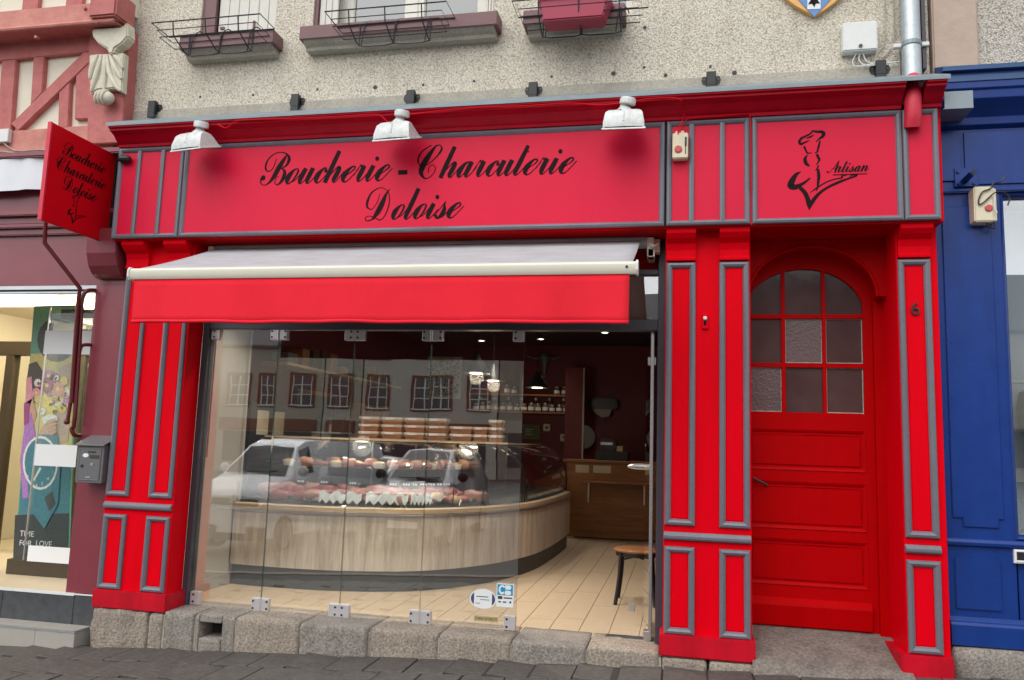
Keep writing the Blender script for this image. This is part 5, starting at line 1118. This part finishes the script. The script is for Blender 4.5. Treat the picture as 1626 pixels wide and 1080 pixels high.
# ---- meat, paper, price tags in the case
pm('meat', (.20, .028, .026), .34, var=.3, vs=22, c2=(.36, .11, .09), bump=.004, bs=40); pm('meat_pale', (.34, .12, .1), .36, var=.3, vs=20, c2=(.48, .27, .21), bump=.004, bs=40); pm('pate', (.45, .24, .1), .5, var=.3, vs=30, c2=(.58, .40, .2)); pm('green_trim', (.12, .3, .06), .5)
rm = random.Random(21)
def cp(i, o, z): q = offs(o)[i]; return Vector((q[0], q[1], z))
meat_lab = {'meat': 'dark red cut of beef laid on the counter display', 'meat_pale': 'pale pink cut of meat laid on the counter display', 'pate': 'golden crusted terrine on the counter display'}
for i in range(2, 34):
    for o in (-.20, -.36, -.54):
        if rm.random() < .22: continue
        c_ = cp(i, o + rm.uniform(-.03, .03), .905 + (-o - .12) * .09); k = rm.choice(['meat', 'meat', 'meat', 'meat_pale', 'pate' if i > 20 else 'meat_pale']); l_, h_ = rm.uniform(.06, .12), rm.uniform(.045, .115)
        tag(obj('meat_cut', stone(c_.x - l_, c_.x + l_, c_.y - .06, c_.y + .06, c_.z - .012, c_.z + h_, i * 7.1 + o, .03, .035, (5, 4, 3)), k, smooth=2), meat_lab[k], 'meat', 'cuts of meat in the counter display')
for i0, i1 in ((9, 14), (14, 19), (19, 23)):
    mb = MB(); n = 12; T = offs(-.10); T2 = offs(-.085)
    for s in range(n):
        f = i0 + (i1 - i0) * s / n; i = int(f); a = T[i]; b = T[min(i + 1, NP - 1)]; t = f - i; x, y = a[0] + (b[0] - a[0]) * t, a[1] + (b[1] - a[1]) * t
        mb.v += [(x, y - .012, .895 + .04 * (s % 2)), (x, y + .0, 1.0 + .02 * math.sin(s * 1.7))]
    mb.f = [(2 * s, 2 * s + 2, 2 * s + 3, 2 * s + 1) for s in range(n - 1)]
    o = obj('butcher_paper', mb, 'paper'); o.modifiers.new('thick', 'SOLIDIFY').thickness = .002; tag(o, 'zigzag sheet of white paper standing along the counter display', 'paper', 'white paper edging in the counter display')
for i in (5, 8, 12, 17, 20, 22, 24, 26, 28, 30):
    c_ = cp(i, -.42, 1.06); t = thing('price_tag', (c_.x, c_.y, c_.z - .11), 'small black price tag standing among the meat', 'price tag', 'price tags in the counter display')
    obj('card', B(c_.x - .05, c_.x + .05, c_.y - .003, c_.y + .003, c_.z - .02, c_.z + .04), 'black_soft', t); obj('pin', B(c_.x - .004, c_.x + .004, c_.y - .002, c_.y + .002, c_.z - .11, c_.z - .02), 'steel', t)
    obj('print', MB().box(*[c_.x - .035, c_.x - .02, c_.y - .005, c_.y - .003, c_.z, c_.z + .018]).box(c_.x - .01, c_.x + .005, c_.y - .005, c_.y - .003, c_.z, c_.z + .018).box(c_.x + .015, c_.x + .03, c_.y - .005, c_.y - .003, c_.z, c_.z + .018), 'paper', t)
# ---- trays under the cuts and bottles on the shelf
pm('tray', (.55, .56, .56), .3, metal=.4); pm('tray_black', (.02, .02, .022), .35); pm('bottle', (.03, .05, .025), .1)
for k, i in enumerate(range(3, 34, 4)):
    a_, b_ = cp(i, -.14, .9), cp(min(i + 3, NP - 1), -.62, .95); x0_, x1_, y0_, y1_ = min(a_.x, b_.x), max(a_.x, b_.x), min(a_.y, b_.y), max(a_.y, b_.y)
    tr = thing('meat_tray', ((x0_ + x1_) / 2, (y0_ + y1_) / 2, .93), 'shallow %s tray under the cuts in the counter display' % ('steel' if k % 2 else 'black plastic'), 'tray', 'trays in the counter display')
    mt_ = 'tray' if k % 2 else 'tray_black'; z_ = .915
    obj('base', B(x0_, x1_, y0_, y1_, z_, z_ + .006), mt_, tr)
    for bx_ in ((x0_, x1_, y0_, y0_ + .012), (x0_, x1_, y1_ - .012, y1_), (x0_, x0_ + .012, y0_ + .012, y1_ - .012), (x1_ - .012, x1_, y0_ + .012, y1_ - .012)): obj('rim', B(*bx_, z_ + .006, z_ + .03), mt_, tr)
# ---- upper tier in the case: terrines, sausages and hams on a glass shelf
obj('case_shelf', band([(-.40, 1.205), (-.40, 1.213), (-.72, 1.213), (-.72, 1.205)], 2, 40), 'case_glass', CT)
pm('sausage', (.20, .05, .03), .35, var=.4, vs=30); pm('terrine', (.55, .5, .42), .4); pm('ham', (.42, .16, .12), .4, var=.3, vs=14, c2=(.55, .3, .22))
for k, i in enumerate(range(3, 39)):
    q_ = cp(i, -.50 - .08 * (k % 2), 1.2145); h_ = k % 3
    if h_ == 0:
        t_ = thing('terrine', q_, 'pale oval terrine dish on the upper shelf of the counter display', 'terrine', 'goods on the upper shelf of the display')
        obj('dish', MB().lathe([(.05, 0), (.062, .045), (.06, .05)], q_, 'z', 14), 'terrine', t_, smooth=True); obj('filling', MB().lathe([(.058, .048), (.04, .06), (.01, .066)], q_, 'z', 14), 'pate', t_, smooth=True)
    elif h_ == 1: tag(obj('sausage', MB().tube(spline([q_ + Vector((-.08, 0, .025)), q_ + Vector((-.03, -.03, .027)), q_ + Vector((.03, -.03, .027)), q_ + Vector((.08, .0, .025))], 4), [.012] + [.025] * 11 + [.012], 10), 'sausage', smooth=True), 'dark curved dry sausage on the upper shelf of the counter display', 'sausage', 'goods on the upper shelf of the display')
    else: tag(obj('ham', stone(q_.x - .07, q_.x + .07, q_.y - .05, q_.y + .05, q_.z - .005, q_.z + .09, k * 3.3, .02, .04, (7, 5, 5)), 'ham', smooth=2), 'pink half ham on the upper shelf of the counter display', 'ham', 'goods on the upper shelf of the display')
# ---- stacked food tubs
pm('tub', (.62, .56, .46), .35, var=.1, vs=20); pm('tub_fill', (.34, .13, .05), .4, var=.3, vs=20)
def tub(x, y, z, w_, lab):
    t = thing('food_tub', (x, y, z), lab, 'tub', 'stacked food tubs on the counter shelf'); h_ = .072
    obj('bowl', MB().add([(x - w_ / 2 + .015, y - .05, z), (x + w_ / 2 - .015, y - .05, z), (x + w_ / 2 - .015, y + .05, z), (x - w_ / 2 + .015, y + .05, z), (x - w_ / 2, y - .065, z + h_ * .6), (x + w_ / 2, y - .065, z + h_ * .6), (x + w_ / 2, y + .065, z + h_ * .6), (x - w_ / 2, y + .065, z + h_ * .6)], [(0, 1, 2, 3), (0, 1, 5, 4), (1, 2, 6, 5), (2, 3, 7, 6), (3, 0, 4, 7), (4, 5, 6, 7)]), 'tub_fill', t)
    obj('lid', B(x - w_ / 2 - .004, x + w_ / 2 + .004, y - .07, y + .07, z + h_ * .6, z + h_ - .002), 'tub', t, bevel=.006)
    obj('label', B(x - w_ * .32, x + w_ * .1, y - .0745, y - .0705, z + h_ * .62, z + h_ * .9), 'paper', t)
ty = 2.1
for ci, (u0, u1, n_, lift) in enumerate(((573, 604, 3, 0), (609, 641, 3, 0), (645, 676, 3, 0), (679, 711, 3, 0), (717, 751, 2, 0), (754, 776, 2, 0), (778, 799, 3, 0))):
    a, b = py(u0, 690, ty), py(u1, 690, ty)
    for k in range(n_): tub((a.x + b.x) / 2, ty, 1.5005 + .0735 * k, b.x - a.x, 'clear food tub with pale lid stacked on the shelf above the meat' if ci < 4 else 'clear food tub in the lower stacks at the end of the shelf')
obj('tub_shelf', B(1.15, 2.80, 2.0, 2.22, 1.485, 1.5), 'oak_strip', CT)
# ---- left side bench with appliances
SB = thing('side_bench', (.35, 3.2, FZ), 'dark work bench along the left wall of the shop', 'bench')
obj('carcass', B(.03, .55, 2.05, 6.2, FZ, 1.18), 'black_soft', SB); obj('top', B(.025, .58, 2.03, 6.25, 1.18, 1.22), 'kick', SB, bevel=.004)
cab = thing('wall_cabinet', (.2, 2.4, 1.3), 'dark cabinet with two pale notices beside the grey side panel', 'cabinet')
obj('case', B(.03, .34, 1.5, 3.0, 1.36, 1.82), 'black_soft', cab, bevel=.005)
for y in (1.62, 1.95): obj('notice', B(.341, .345, y, y + .22, 1.5, 1.74), 'velvet', cab)
obj('leg', MB().box(.05, .3, 1.55, 1.6, FZ, 1.36).box(.05, .3, 2.9, 2.95, 1.22, 1.36), 'black_soft', cab)
mc = thing('mincer', (.33, 3.4, 1.22), 'steel meat mincer on the dark side bench', 'machine')
obj('body', B(.12, .45, 3.2, 3.6, 1.22, 1.55), 'steel', mc, bevel=.03); obj('head', MB().lathe([(.07, 0), (.08, .05), (.06, .2)], (.45, 3.4, 1.42), 'x', 16), 'steel', mc, smooth=True); obj('hopper', MB().lathe([(.06, 0), (.07, .1), (.16, .16), (.17, .18)], (.3, 3.4, 1.55), 'z', 16), 'steel', mc, smooth=True)
sc_ = thing('weighing_scale', (1.0, 2.15, 1.497), 'black weighing scale on the counter shelf', 'scale')
obj('base', B(.75, 1.05, 2.0, 2.3, 1.3, 1.53), 'black_soft', sc_, bevel=.02); obj('pan', B(.74, 1.06, 2.0, 2.3, 1.535, 1.55), 'steel', sc_, bevel=.004); obj('display', B(.83, .98, 2.28, 2.31, 1.55, 1.74), 'black_soft', sc_, bevel=.008)
fd = thing('wood_frame_board', (.1, 4.0, 1.3), 'orange wood framed board leaning over the bench', 'board')
obj('frame', MB().box(.025, .06, 3.0, 3.05, 1.23, 2.05).box(.025, .06, 4.05, 4.1, 1.23, 2.05).box(.025, .06, 3.05, 4.05, 1.23, 1.28).box(.025, .06, 3.05, 4.05, 2.0, 2.05), 'chair_wood', fd); obj('panel', B(.024, .04, 3.05, 4.05, 1.28, 2.0), 'black_soft', fd)
for z, y0, y1 in ((2.25, 2.2, 5.8), (1.72, 4.3, 6.0)):
    s_ = thing('wall_shelf', (.2, (y0 + y1) / 2, z), 'pale wooden shelf of packets along the left wall, %s' % ('up high' if z > 2 else 'just above the bench'), 'shelf')
    obj('board', B(.02, .32, y0, y1, z, z + .03), 'oak_strip', s_)
    rq = random.Random(int(z * 10)); y = y0 + .1
    while y < y1 - .2:
        w_ = rq.uniform(.1, .25); tag(obj('packet', B(.08, .27, y, y + w_, z + .03, z + .03 + rq.uniform(.1, .24)), rq.choice(['mail_grey', 'brown_frame', 'tub_fill', 'kick', 'dark_wood', 'till_wood']), bevel=.006), 'packet on the %s wooden shelf along the left wall' % ('high' if z > 2 else 'low'), 'packet', 'packets on the side shelves'); y += w_ + rq.uniform(.03, .15)
# ---- framed picture on the back wall
a, b = py(660, 566, 7.94), py(731, 633, 7.94)
m = bpy.data.materials.new('picture'); m.use_nodes = True; nt = m.node_tree; p = nt.nodes['Principled BSDF']; g_ = node(nt, 'ShaderNodeNewGeometry'); v_ = node(nt, 'ShaderNodeTexVoronoi', Scale=14.0); v_.feature = 'DISTANCE_TO_EDGE'; nt.links.new(g_.outputs['Position'], v_.inputs['Vector'])
cr = node(nt, 'ShaderNodeValToRGB'); cr.color_ramp.elements[0].color = (.75, .74, .68, 1); cr.color_ramp.elements[1].color = (.05, .045, .04, 1); cr.color_ramp.elements[1].position = .14; nt.links.new(v_.outputs[0], cr.inputs[0]); nt.links.new(cr.outputs[0], p.inputs['Base Color']); M['picture'] = m
pf = thing('framed_picture', ((a.x + b.x) / 2, 7.95, b.z), 'cream framed black and white picture on the dark red back wall', 'picture')
obj('frame', MB().frame(a.x, b.x, b.z, a.z, 7.99, [(0, 0), (0, .03), (.05, .03), (.05, .01)]), 'velvet', pf); obj('print', B(a.x + .04, b.x - .04, 7.97, 7.99, b.z + .04, a.z - .04), 'picture', pf)
# ---- shelves of jars on the back wall
pm('jar_glass', (.20, .10, .04), .12, var=.3, vs=30)
rj = random.Random(9)
def jar(x, y, z, h_, lab):
    t = thing('jar', (x, y, z), lab, 'jar', 'jars on the back wall shelves')
    obj('body', MB().lathe([(.045, 0), (.05, .01), (.05, h_ * .7), (.036, h_ * .82)], (x, y, z), 'z', 12), 'jar_glass', t, smooth=True); obj('lid', MB().lathe([(.04, h_ * .82), (.04, h_), (.03, h_ * 1.02)], (x, y, z), 'z', 12), 'steel', t, smooth=True)
    obj('label', MB().lathe([(.0508, h_ * .15), (.0508, h_ * .55)], (x, y, z), 'z', 12), 'paper', t)
for (u0, u1, v, nm) in ((745, 905, 624, 'upper'), (745, 908, 651, 'lower')):
    a, b = py(u0, v, 7.7), py(u1, v, 7.7)
    s_ = thing('jar_shelf', ((a.x + b.x) / 2, 7.8, a.z), 'narrow wooden jar shelf on the back wall, the %s of two' % nm, 'shelf'); obj('board', B(a.x, b.x, 7.68, 8.0, a.z - .03, a.z), 'chair_wood', s_)
    n_ = 14 if nm == 'lower' else 4
    for i in range(n_):
        x = a.x + .1 + (b.x - a.x - .2) * i / (n_ - 1) if nm == 'lower' else (b.x - .1 - i * .13 - (.6 if i > 1 else 0)); jar(x, 7.76, a.z, rj.uniform(.12, .16), 'labelled jar on the %s wooden shelf of the back wall' % nm)
        if nm == 'lower' and i % 2 == 0: jar(x + .05, 7.9, a.z + .0, .24, 'taller jar at the back of the lower wooden shelf')
# ---- wall ornament, board, sockets
a = py(865, 575, 7.95)
on = thing('horned_ornament', (a.x, 7.95, a.z - .2), 'pale horned animal head ornament on the dark red back wall', 'ornament')
obj('head', MB().lathe([(.03, -.2), (.05, -.16), (.06, -.05), (.1, .08), (.07, .14)], (a.x, 7.93, a.z), 'z', 12), 'mail_grey', on, smooth=True); obj('horns', MB().tube(spline([(a.x - .3, 7.93, a.z + .1), (a.x - .15, 7.93, a.z + .06), (a.x, 7.93, a.z + .12), (a.x + .15, 7.93, a.z + .06), (a.x + .3, 7.93, a.z + .1)], 4), .02, 8), 'mail_grey', on, smooth=True); obj('ring', MB().tube([(a.x + .03 * math.cos(t * .7), 7.9, a.z - .24 + .03 * math.sin(t * .7)) for t in range(9)], .008, 6), 'steel', on)
a, b = py(830, 674, 7.95), py(857, 698, 7.95)
gb = thing('green_board', ((a.x + b.x) / 2, 7.97, b.z), 'small green notice board below the jar shelves', 'board'); obj('panel', B(a.x, b.x, 7.96, 7.999, b.z, a.z), pm('board_green', (.10, .13, .05), .6), gb)
obj('print', MB().box(a.x + .05, b.x - .12, 7.955, 7.96, a.z - .09, a.z - .08).box(a.x + .05, b.x - .16, 7.955, 7.96, a.z - .13, a.z - .12).box(a.x + .05, b.x - .13, 7.955, 7.96, a.z - .17, a.z - .16), 'velvet', gb)
for i, (u, v) in enumerate(((868, 679), (895, 695))):
    c_ = py(u, v, 7.97); s_ = thing('wall_socket', (c_.x, 7.98, c_.z - .05), ['white thermostat box beside the green board', 'cream wall socket with a trailing white cord'][i], 'socket'); obj('plate', B(c_.x - .06, c_.x + .06, 7.97, 7.999, c_.z - .06, c_.z + .06), 'cream_plastic', s_, bevel=.01); obj('hole', MB().lathe([(.025, 0), (.025, -.004)], (c_.x, 7.969, c_.z), 'y', 10), 'dark_grey', s_)
    if i: obj('cord', MB().tube(spline([(c_.x, 7.96, c_.z), (c_.x + .1, 7.94, c_.z - .3), (c_.x + .16, 7.9, c_.z - .6)], 5), .008, 6), 'white_plastic', s_)
c_ = py(926, 694, 7.9); tag(obj('round_plaque', MB().lathe([(.2, .03), (.2, 0), (.19, -.01)], (c_.x, 7.96, c_.z), 'y', 24), 'in_grey'), 'round grey plaque half hidden behind the wall edge', 'plaque')
c_ = py(924, 700, 7.2); tp_ = obj('partition_panel', B(c_.x - .30, c_.x - .012, 7.3, 7.34, .14, 2.75), 'in_red', SI); obj('edge', B(c_.x - .012, c_.x + .012, 7.29, 7.34, .14, 2.75), 'in_grey', tp_)
c_ = py(962, 650, 7.9); pdv = thing('paper_dispenser', (c_.x, 7.9, c_.z), 'black wall dispenser with white paper hanging from it', 'dispenser'); obj('case', B(c_.x - .3, c_.x + .2, 7.8, 7.99, c_.z, c_.z + .18), 'black_soft', pdv, bevel=.03); obj('paper', MB().prism([(c_.x - .22, c_.z - .001), (c_.x + .1, c_.z - .001), (c_.x + .06, c_.z - .12), (c_.x - .06, c_.z - .14), (c_.x - .16, c_.z - .08)], 'y', 7.85, 7.86), 'in_grey', pdv)
# ---- checkout
CK = thing('checkout', (3.55, 6.6, FZ), 'brown wooden checkout counter with a small bracket shelf', 'counter')
YC = 6.4; ZC = 1.245
obj('front_panel', B(2.78, 4.28, YC, YC + .04, FZ + .02, ZC), 'till_wood', CK); obj('top', B(2.72, 4.295, YC - .04, YC + .7, ZC, ZC + .04), 'till_wood', CK, bevel=.005)
obj('shelf', B(3.05, 4.0, YC - .22, YC - .001, .955, .985), 'chair_wood', CK, bevel=.004)
for x in (3.1, 3.92): obj('shelf_bracket', B(x, x + .02, YC - .02, YC - .0, .66, .955), 'steel', CK)
obj('base', B(2.9, 4.28, YC + .03, YC + .5, FZ, FZ + .06), 'black_soft', CK)
for i, (u0, v0, u1, v1) in enumerate(((914, 738, 935, 751), (942, 739, 970, 752))):
    a, b = py(u0, v0, YC - .005), py(u1, v1, YC - .005); tag(obj('notice', B(a.x, b.x, YC - .006, YC - .001, b.z, a.z), 'velvet'), ['small oval-looking pale notice on the checkout front', 'pale rectangular note on the checkout front beside another'][i], 'notice')
rg = thing('cash_register', (3.35, 6.65, ZC + .04), 'black cash register on the wooden checkout', 'cash register')
a, b = py(947, 733, 6.6), py(998, 720, 6.6); obj('drawer', B(a.x, b.x, 6.5, 6.95, ZC + .04, ZC + .18), 'black_soft', rg, bevel=.01); obj('body', B(a.x + .06, a.x + .30, 6.55, 6.85, ZC + .18, ZC + .36), 'black_soft', rg, bevel=.02); obj('screen', B(a.x + .07, a.x + .25, 6.52, 6.549, ZC + .27, ZC + .31), 'steel', rg); obj('keys', B(a.x + .31, b.x - .08, 6.52, 6.7, ZC + .18, ZC + .26), 'brass_plate', rg)
# ---- bistro chair near the opening
CH = thing('bistro_chair', (4.05, 1.6, FZ), 'bentwood bistro chair with round wooden seat just inside the opening', 'chair')
cx_, cy_, sz_ = 4.065, 1.72, .575
obj('seat', MB().lathe([(.17, 0), (.20, .008), (.205, .022), (.19, .032), (.0, .026)], (cx_, cy_, sz_), 'z', 28), 'chair_wood', CH, smooth=True)
obj('seat_ring', MB().lathe([(.17, -.03), (.185, -.03), (.185, .002), (.17, .002)], (cx_, cy_, sz_), 'z', 24), 'black_soft', CH, smooth=True)
for dx, dy in ((-.13, -.13), (.13, -.13), (-.13, .13), (.13, .13)): obj('leg', MB().tube(spline([(cx_ + dx, cy_ + dy, sz_), (cx_ + dx * 1.1, cy_ + dy * 1.1, FZ + .22), (cx_ + dx * 1.32, cy_ + dy * 1.32, FZ)], 4), [.017] * 9, 8), 'black_soft', CH, smooth=True)
for s in (-1, 1): obj('brace', MB().tube(spline([(cx_ + s * .135, cy_ - .135, FZ + .28), (cx_ + s * .12, cy_ - .12, FZ + .37), (cx_ + s * .03, cy_ - .14, sz_ - .03)], 5), .009, 6), 'black_soft', CH, smooth=True)
obj('backrest', MB().tube(spline([(cx_ + .17, cy_ - .08, sz_), (cx_ + .20, cy_ - .09, sz_ + .3), (cx_ + .205, cy_, sz_ + .42), (cx_ + .20, cy_ + .09, sz_ + .3), (cx_ + .17, cy_ + .08, sz_)], 6), .014, 8), 'black_soft', CH, smooth=True)
# ---- ceiling spots and pendants
for i, (x, y) in enumerate(((2.2, 7.1), (3.32, 6.3), (1.15, 7.35), (1.2, 5.0), (2.3, 3.6), (3.5, 3.4), (1.0, 2.4), (3.4, 1.6), (2.0, .85), (1.1, .8), (2.9, .8))):  # front row and picture spot are added to brighten counter and picture
    t = thing('ceiling_spot', (x, y, CZ - .02), 'small round recessed spotlight lit in the dark shop ceiling, front row and picture spot added', 'spotlight', 'recessed spots in the shop ceiling')
    obj('ring', MB().lathe([(.065, 0), (.065, -.012), (.052, -.014), (.05, 0)], (x, y, CZ), 'z', 20), 'steel', t, smooth=True); obj('lens', MB().lathe([(.05, -.004), (.0495, -.009)], (x, y, CZ), 'z', 20), 'lamp_on', t)
    lamp('spot_beam', (x, y, CZ - .03), (85 if y < 1 else (14 if x < 1.5 else 34)) if y < 4 else ((16 if y > 7 else 3.5) if x < 1.5 else 9), .05, (1, .91, .80), t, 95)
def pendant(u, v, Y, lab):
    c_ = py(u, v, Y); t = thing('pendant_lamp', (c_.x, Y, c_.z), lab, 'lamp', 'black pendant lamps over the counter')
    sh2 = obj('lamp_shade', MB().lathe([(.16, 0), (.15, .02), (.11, .10), (.045, .17), (.03, .22)], (c_.x, Y, c_.z), 'z', 24), 'black_soft', t, smooth=True)
    obj('bulb', MB().lathe([(.075, -.002), (.075, .004)], (c_.x, Y, c_.z), 'z', 18), 'lamp_soft', t); obj('cord', MB().tube([(c_.x, Y, c_.z + .22), (c_.x, Y, CZ)], .006, 6), 'black_soft', t)
    lamp('bulb_light', (c_.x, Y, c_.z - .05), 4, .08, (1, .84, .62), t)
pendant(853, 616, 5.0, 'black cone pendant lamp hanging nearest the checkout'); pendant(783, 605, 4.0, 'black cone pendant lamp hanging between two others over the counter'); pendant(756, 593, 3.2, 'black cone pendant lamp hanging above the food tubs')

# ================================================================= PARKED CARS ACROSS THE PAVEMENT (mirrored in the glass)
pm('car_white', (.80, .82, .83), .22, var=.03, coat=.6); pm('car_grey', (.16, .17, .18), .25, var=.05, coat=.6); pm('car_black', (.015, .015, .016), .45); pm('car_glass', (.03, .035, .038), .06, var=.05); pm('tyre', (.014, .014, .015), .8); pm('head_lamp', (.6, .62, .63), .12, metal=.3); pm('chrome', (.75, .75, .75), .12, metal=1)
def car(cx, yf, W, sec, mat, lab, name, chev, ws, plate=True):
    """sec rows: y back from the nose, z sill, z belt, z top, half widths at sill, belt, top; ws = (cowl row, roof row)"""
    zb = zg(cx) - .13
    t = thing(name, (cx, yf - 1.5, zb), lab, 'van' if 'van' in name else 'car', 'cars parked nose to the pavement')
    L = []; 
    for y, zs, zl, zt, a, b, c in sec: L += [(cx + s * w_, yf - y, zb + z) for s, w_, z in ((-1, a, zs), (-1, b, zl), (-1, c, zt - .01), (0, 0, zt + .015), (1, c, zt - .01), (1, b, zl), (1, a, zs))]
    n = len(sec); body = MB().add(L, [(i * 7 + k, i * 7 + k + 1, (i + 1) * 7 + k + 1, (i + 1) * 7 + k) for i in range(n - 1) for k in range(6)] + [list(range(7)), list(range((n - 1) * 7, n * 7))[::-1], ] + [(i * 7, (i + 1) * 7, (i + 1) * 7 + 6, i * 7 + 6) for i in range(n - 1)])
    obj('body', body, mat, t, smooth=True, bevel=0)
    i, j = ws; A, Bq = sec[i], sec[j]; e = .02
    def pt(r, s, f, k): y, zs, zl, zt, a, b, c = r; return (cx + s * c * f, yf - y + e, zb + zt + k)
    obj('windscreen', MB().add([pt(A, -1, .93, .02), pt(A, 0, 0, .055), pt(A, 1, .93, .02), pt(Bq, 1, .93, -.02), pt(Bq, 0, 0, .012), pt(Bq, -1, .93, -.02)], [(0, 1, 4, 5), (1, 2, 3, 4)]), 'car_glass', t)
    obj('wiper', MB().tube([(cx - .5, yf - A[0] + .04, zb + A[3] + .045), (cx + .1, yf - A[0] - .03, zb + A[3] + .08)], .01, 5).tube([(cx + .05, yf - A[0] + .04, zb + A[3] + .045), (cx + .6, yf - A[0] - .03, zb + A[3] + .08)], .01, 5), 'car_black', t)
    for s in (-1, 1):
        Q = []
        for k in range(j, n - 1):
            R_ = sec[k]
        a0, b0 = sec[j], sec[min(j + 1, n - 2)]
        def sp_(r, f): y, zs, zl, zt, a, b, c = r; return (cx + s * (b + (c - b) * f + .012), yf - y, zb + zl + (zt - zl) * f)
        obj('side_window', MB().add([sp_(a0, .12), sp_(b0, .12), sp_(b0, .86), sp_(a0, .86)], [(0, 1, 2, 3)]), 'car_glass', t)
        y, zs, zl, zt, a, b, c = sec[1]
        obj('headlight', MB().ball((cx + s * (W / 2 - .24), yf - .12, zb + zl - .06), .17, 12, (1.1, .55, .6)), 'head_lamp', t, smooth=True)
        obj('mirror', MB().ball((cx + s * (W / 2 + .08), yf - A[0] - .25, zb + A[3] + .08), .1, 10, (1, .5, .9)), mat if 'grey' not in name else 'car_black', t, smooth=True)
        for wy in (.78, sec[-1][0] - .75):
            wl = obj('wheel', MB().lathe([(.24, -.1), (.30, -.1), (.315, -.06), (.315, .06), (.30, .1), (.24, .1)], (cx + s * (W / 2 - .09), yf - wy, zb + .315), 'x', 20), 'tyre', t, smooth=True); obj('rim', MB().lathe([(.2, -.105), (.24, -.102), (.24, .102), (.2, .105)], (cx + s * (W / 2 - .09), yf - wy, zb + .315), 'x', 16), 'steel', wl, smooth=True)
    zl = sec[1][2]
    obj('grille', B(cx - .42, cx + .42, yf - .06, yf + .012, zb + zl - .20, zb + zl - .09), 'car_black', t, bevel=.01); obj('bumper', B(cx - W / 2 + .06, cx + W / 2 - .06, yf - .15, yf + .05, zb + .24, zb + .46), 'car_black', t, bevel=.05)
    if plate: obj('number_plate', B(cx - .26, cx + .26, yf + .05, yf + .056, zb + .36, zb + .47), 'paper', t)
    if chev: obj('grille_trim', MB().tube(spline([(cx - .62, yf + .03, zb + zl - .02), (cx - .48, yf + .05, zb + zl - .20), (cx - .2, yf + .06, zb + zl - .24), (cx + .2, yf + .06, zb + zl - .24), (cx + .48, yf + .05, zb + zl - .20), (cx + .62, yf + .03, zb + zl - .02)], 4), .012, 6), 'chrome', t, smooth=True); obj('badge', MB().prism([(cx, zb + zl - .02), (cx + .10, zb + zl - .17), (cx + .055, zb + zl - .17), (cx, zb + zl - .08), (cx - .055, zb + zl - .17), (cx - .10, zb + zl - .17)], 'y', yf + .01, yf + .03), 'chrome', t)
    obj('aerial', MB().tube([(cx, yf - Bq[0] - .15, zb + Bq[3]), (cx + .02, yf - Bq[0] - .33, zb + Bq[3] + .22)], [.012, .004], 6), 'car_black', t)
    return t
VAN = [(0, .3, .86, .92, .80, .82, .66), (.14, .28, .98, 1.05, .86, .88, .74), (.95, .26, 1.17, 1.24, .88, .90, .85), (1.50, .26, 1.20, 1.73, .89, .90, .71), (1.85, .26, 1.20, 1.83, .89, .90, .70), (2.7, .26, 1.20, 1.85, .89, .90, .70), (4.1, .28, 1.20, 1.82, .88, .89, .70), (4.2, .3, 1.1, 1.7, .84, .85, .68)]
HAT = [(0, .28, .62, .66, .78, .80, .66), (.12, .25, .75, .80, .83, .85, .72), (1.0, .24, .93, .98, .85, .87, .74), (1.75, .24, .98, 1.46, .86, .87, .62), (2.6, .24, .98, 1.49, .86, .87, .62), (3.7, .26, .98, 1.42, .84, .85, .60), (4.0, .3, .9, 1.0, .8, .8, .66)]
SUV = [(a, b, c * 1.08, d * 1.1, e_ + .02, f + .02, g_) for a, b, c, d, e_, f, g_ in HAT]
v = car(-2.66, -5.62, 1.8, VAN, 'car_white', 'white compact delivery van parked facing the butcher shop', 'white_van', True, (2, 3))
car(-.14, -6.5, 1.76, SUV, 'car_grey', 'dark grey hatchback parked facing the butcher shop', 'grey_car', True, (2, 3))
car(-4.4, -13.4, 1.72, HAT, 'car_white', 'white hatchback parked in the second row behind the van', 'white_car', False, (2, 3))
car(2.6, -11.5, 1.74, HAT, 'car_grey', 'grey hatchback parked behind the photographer', 'grey_car', False, (2, 3))
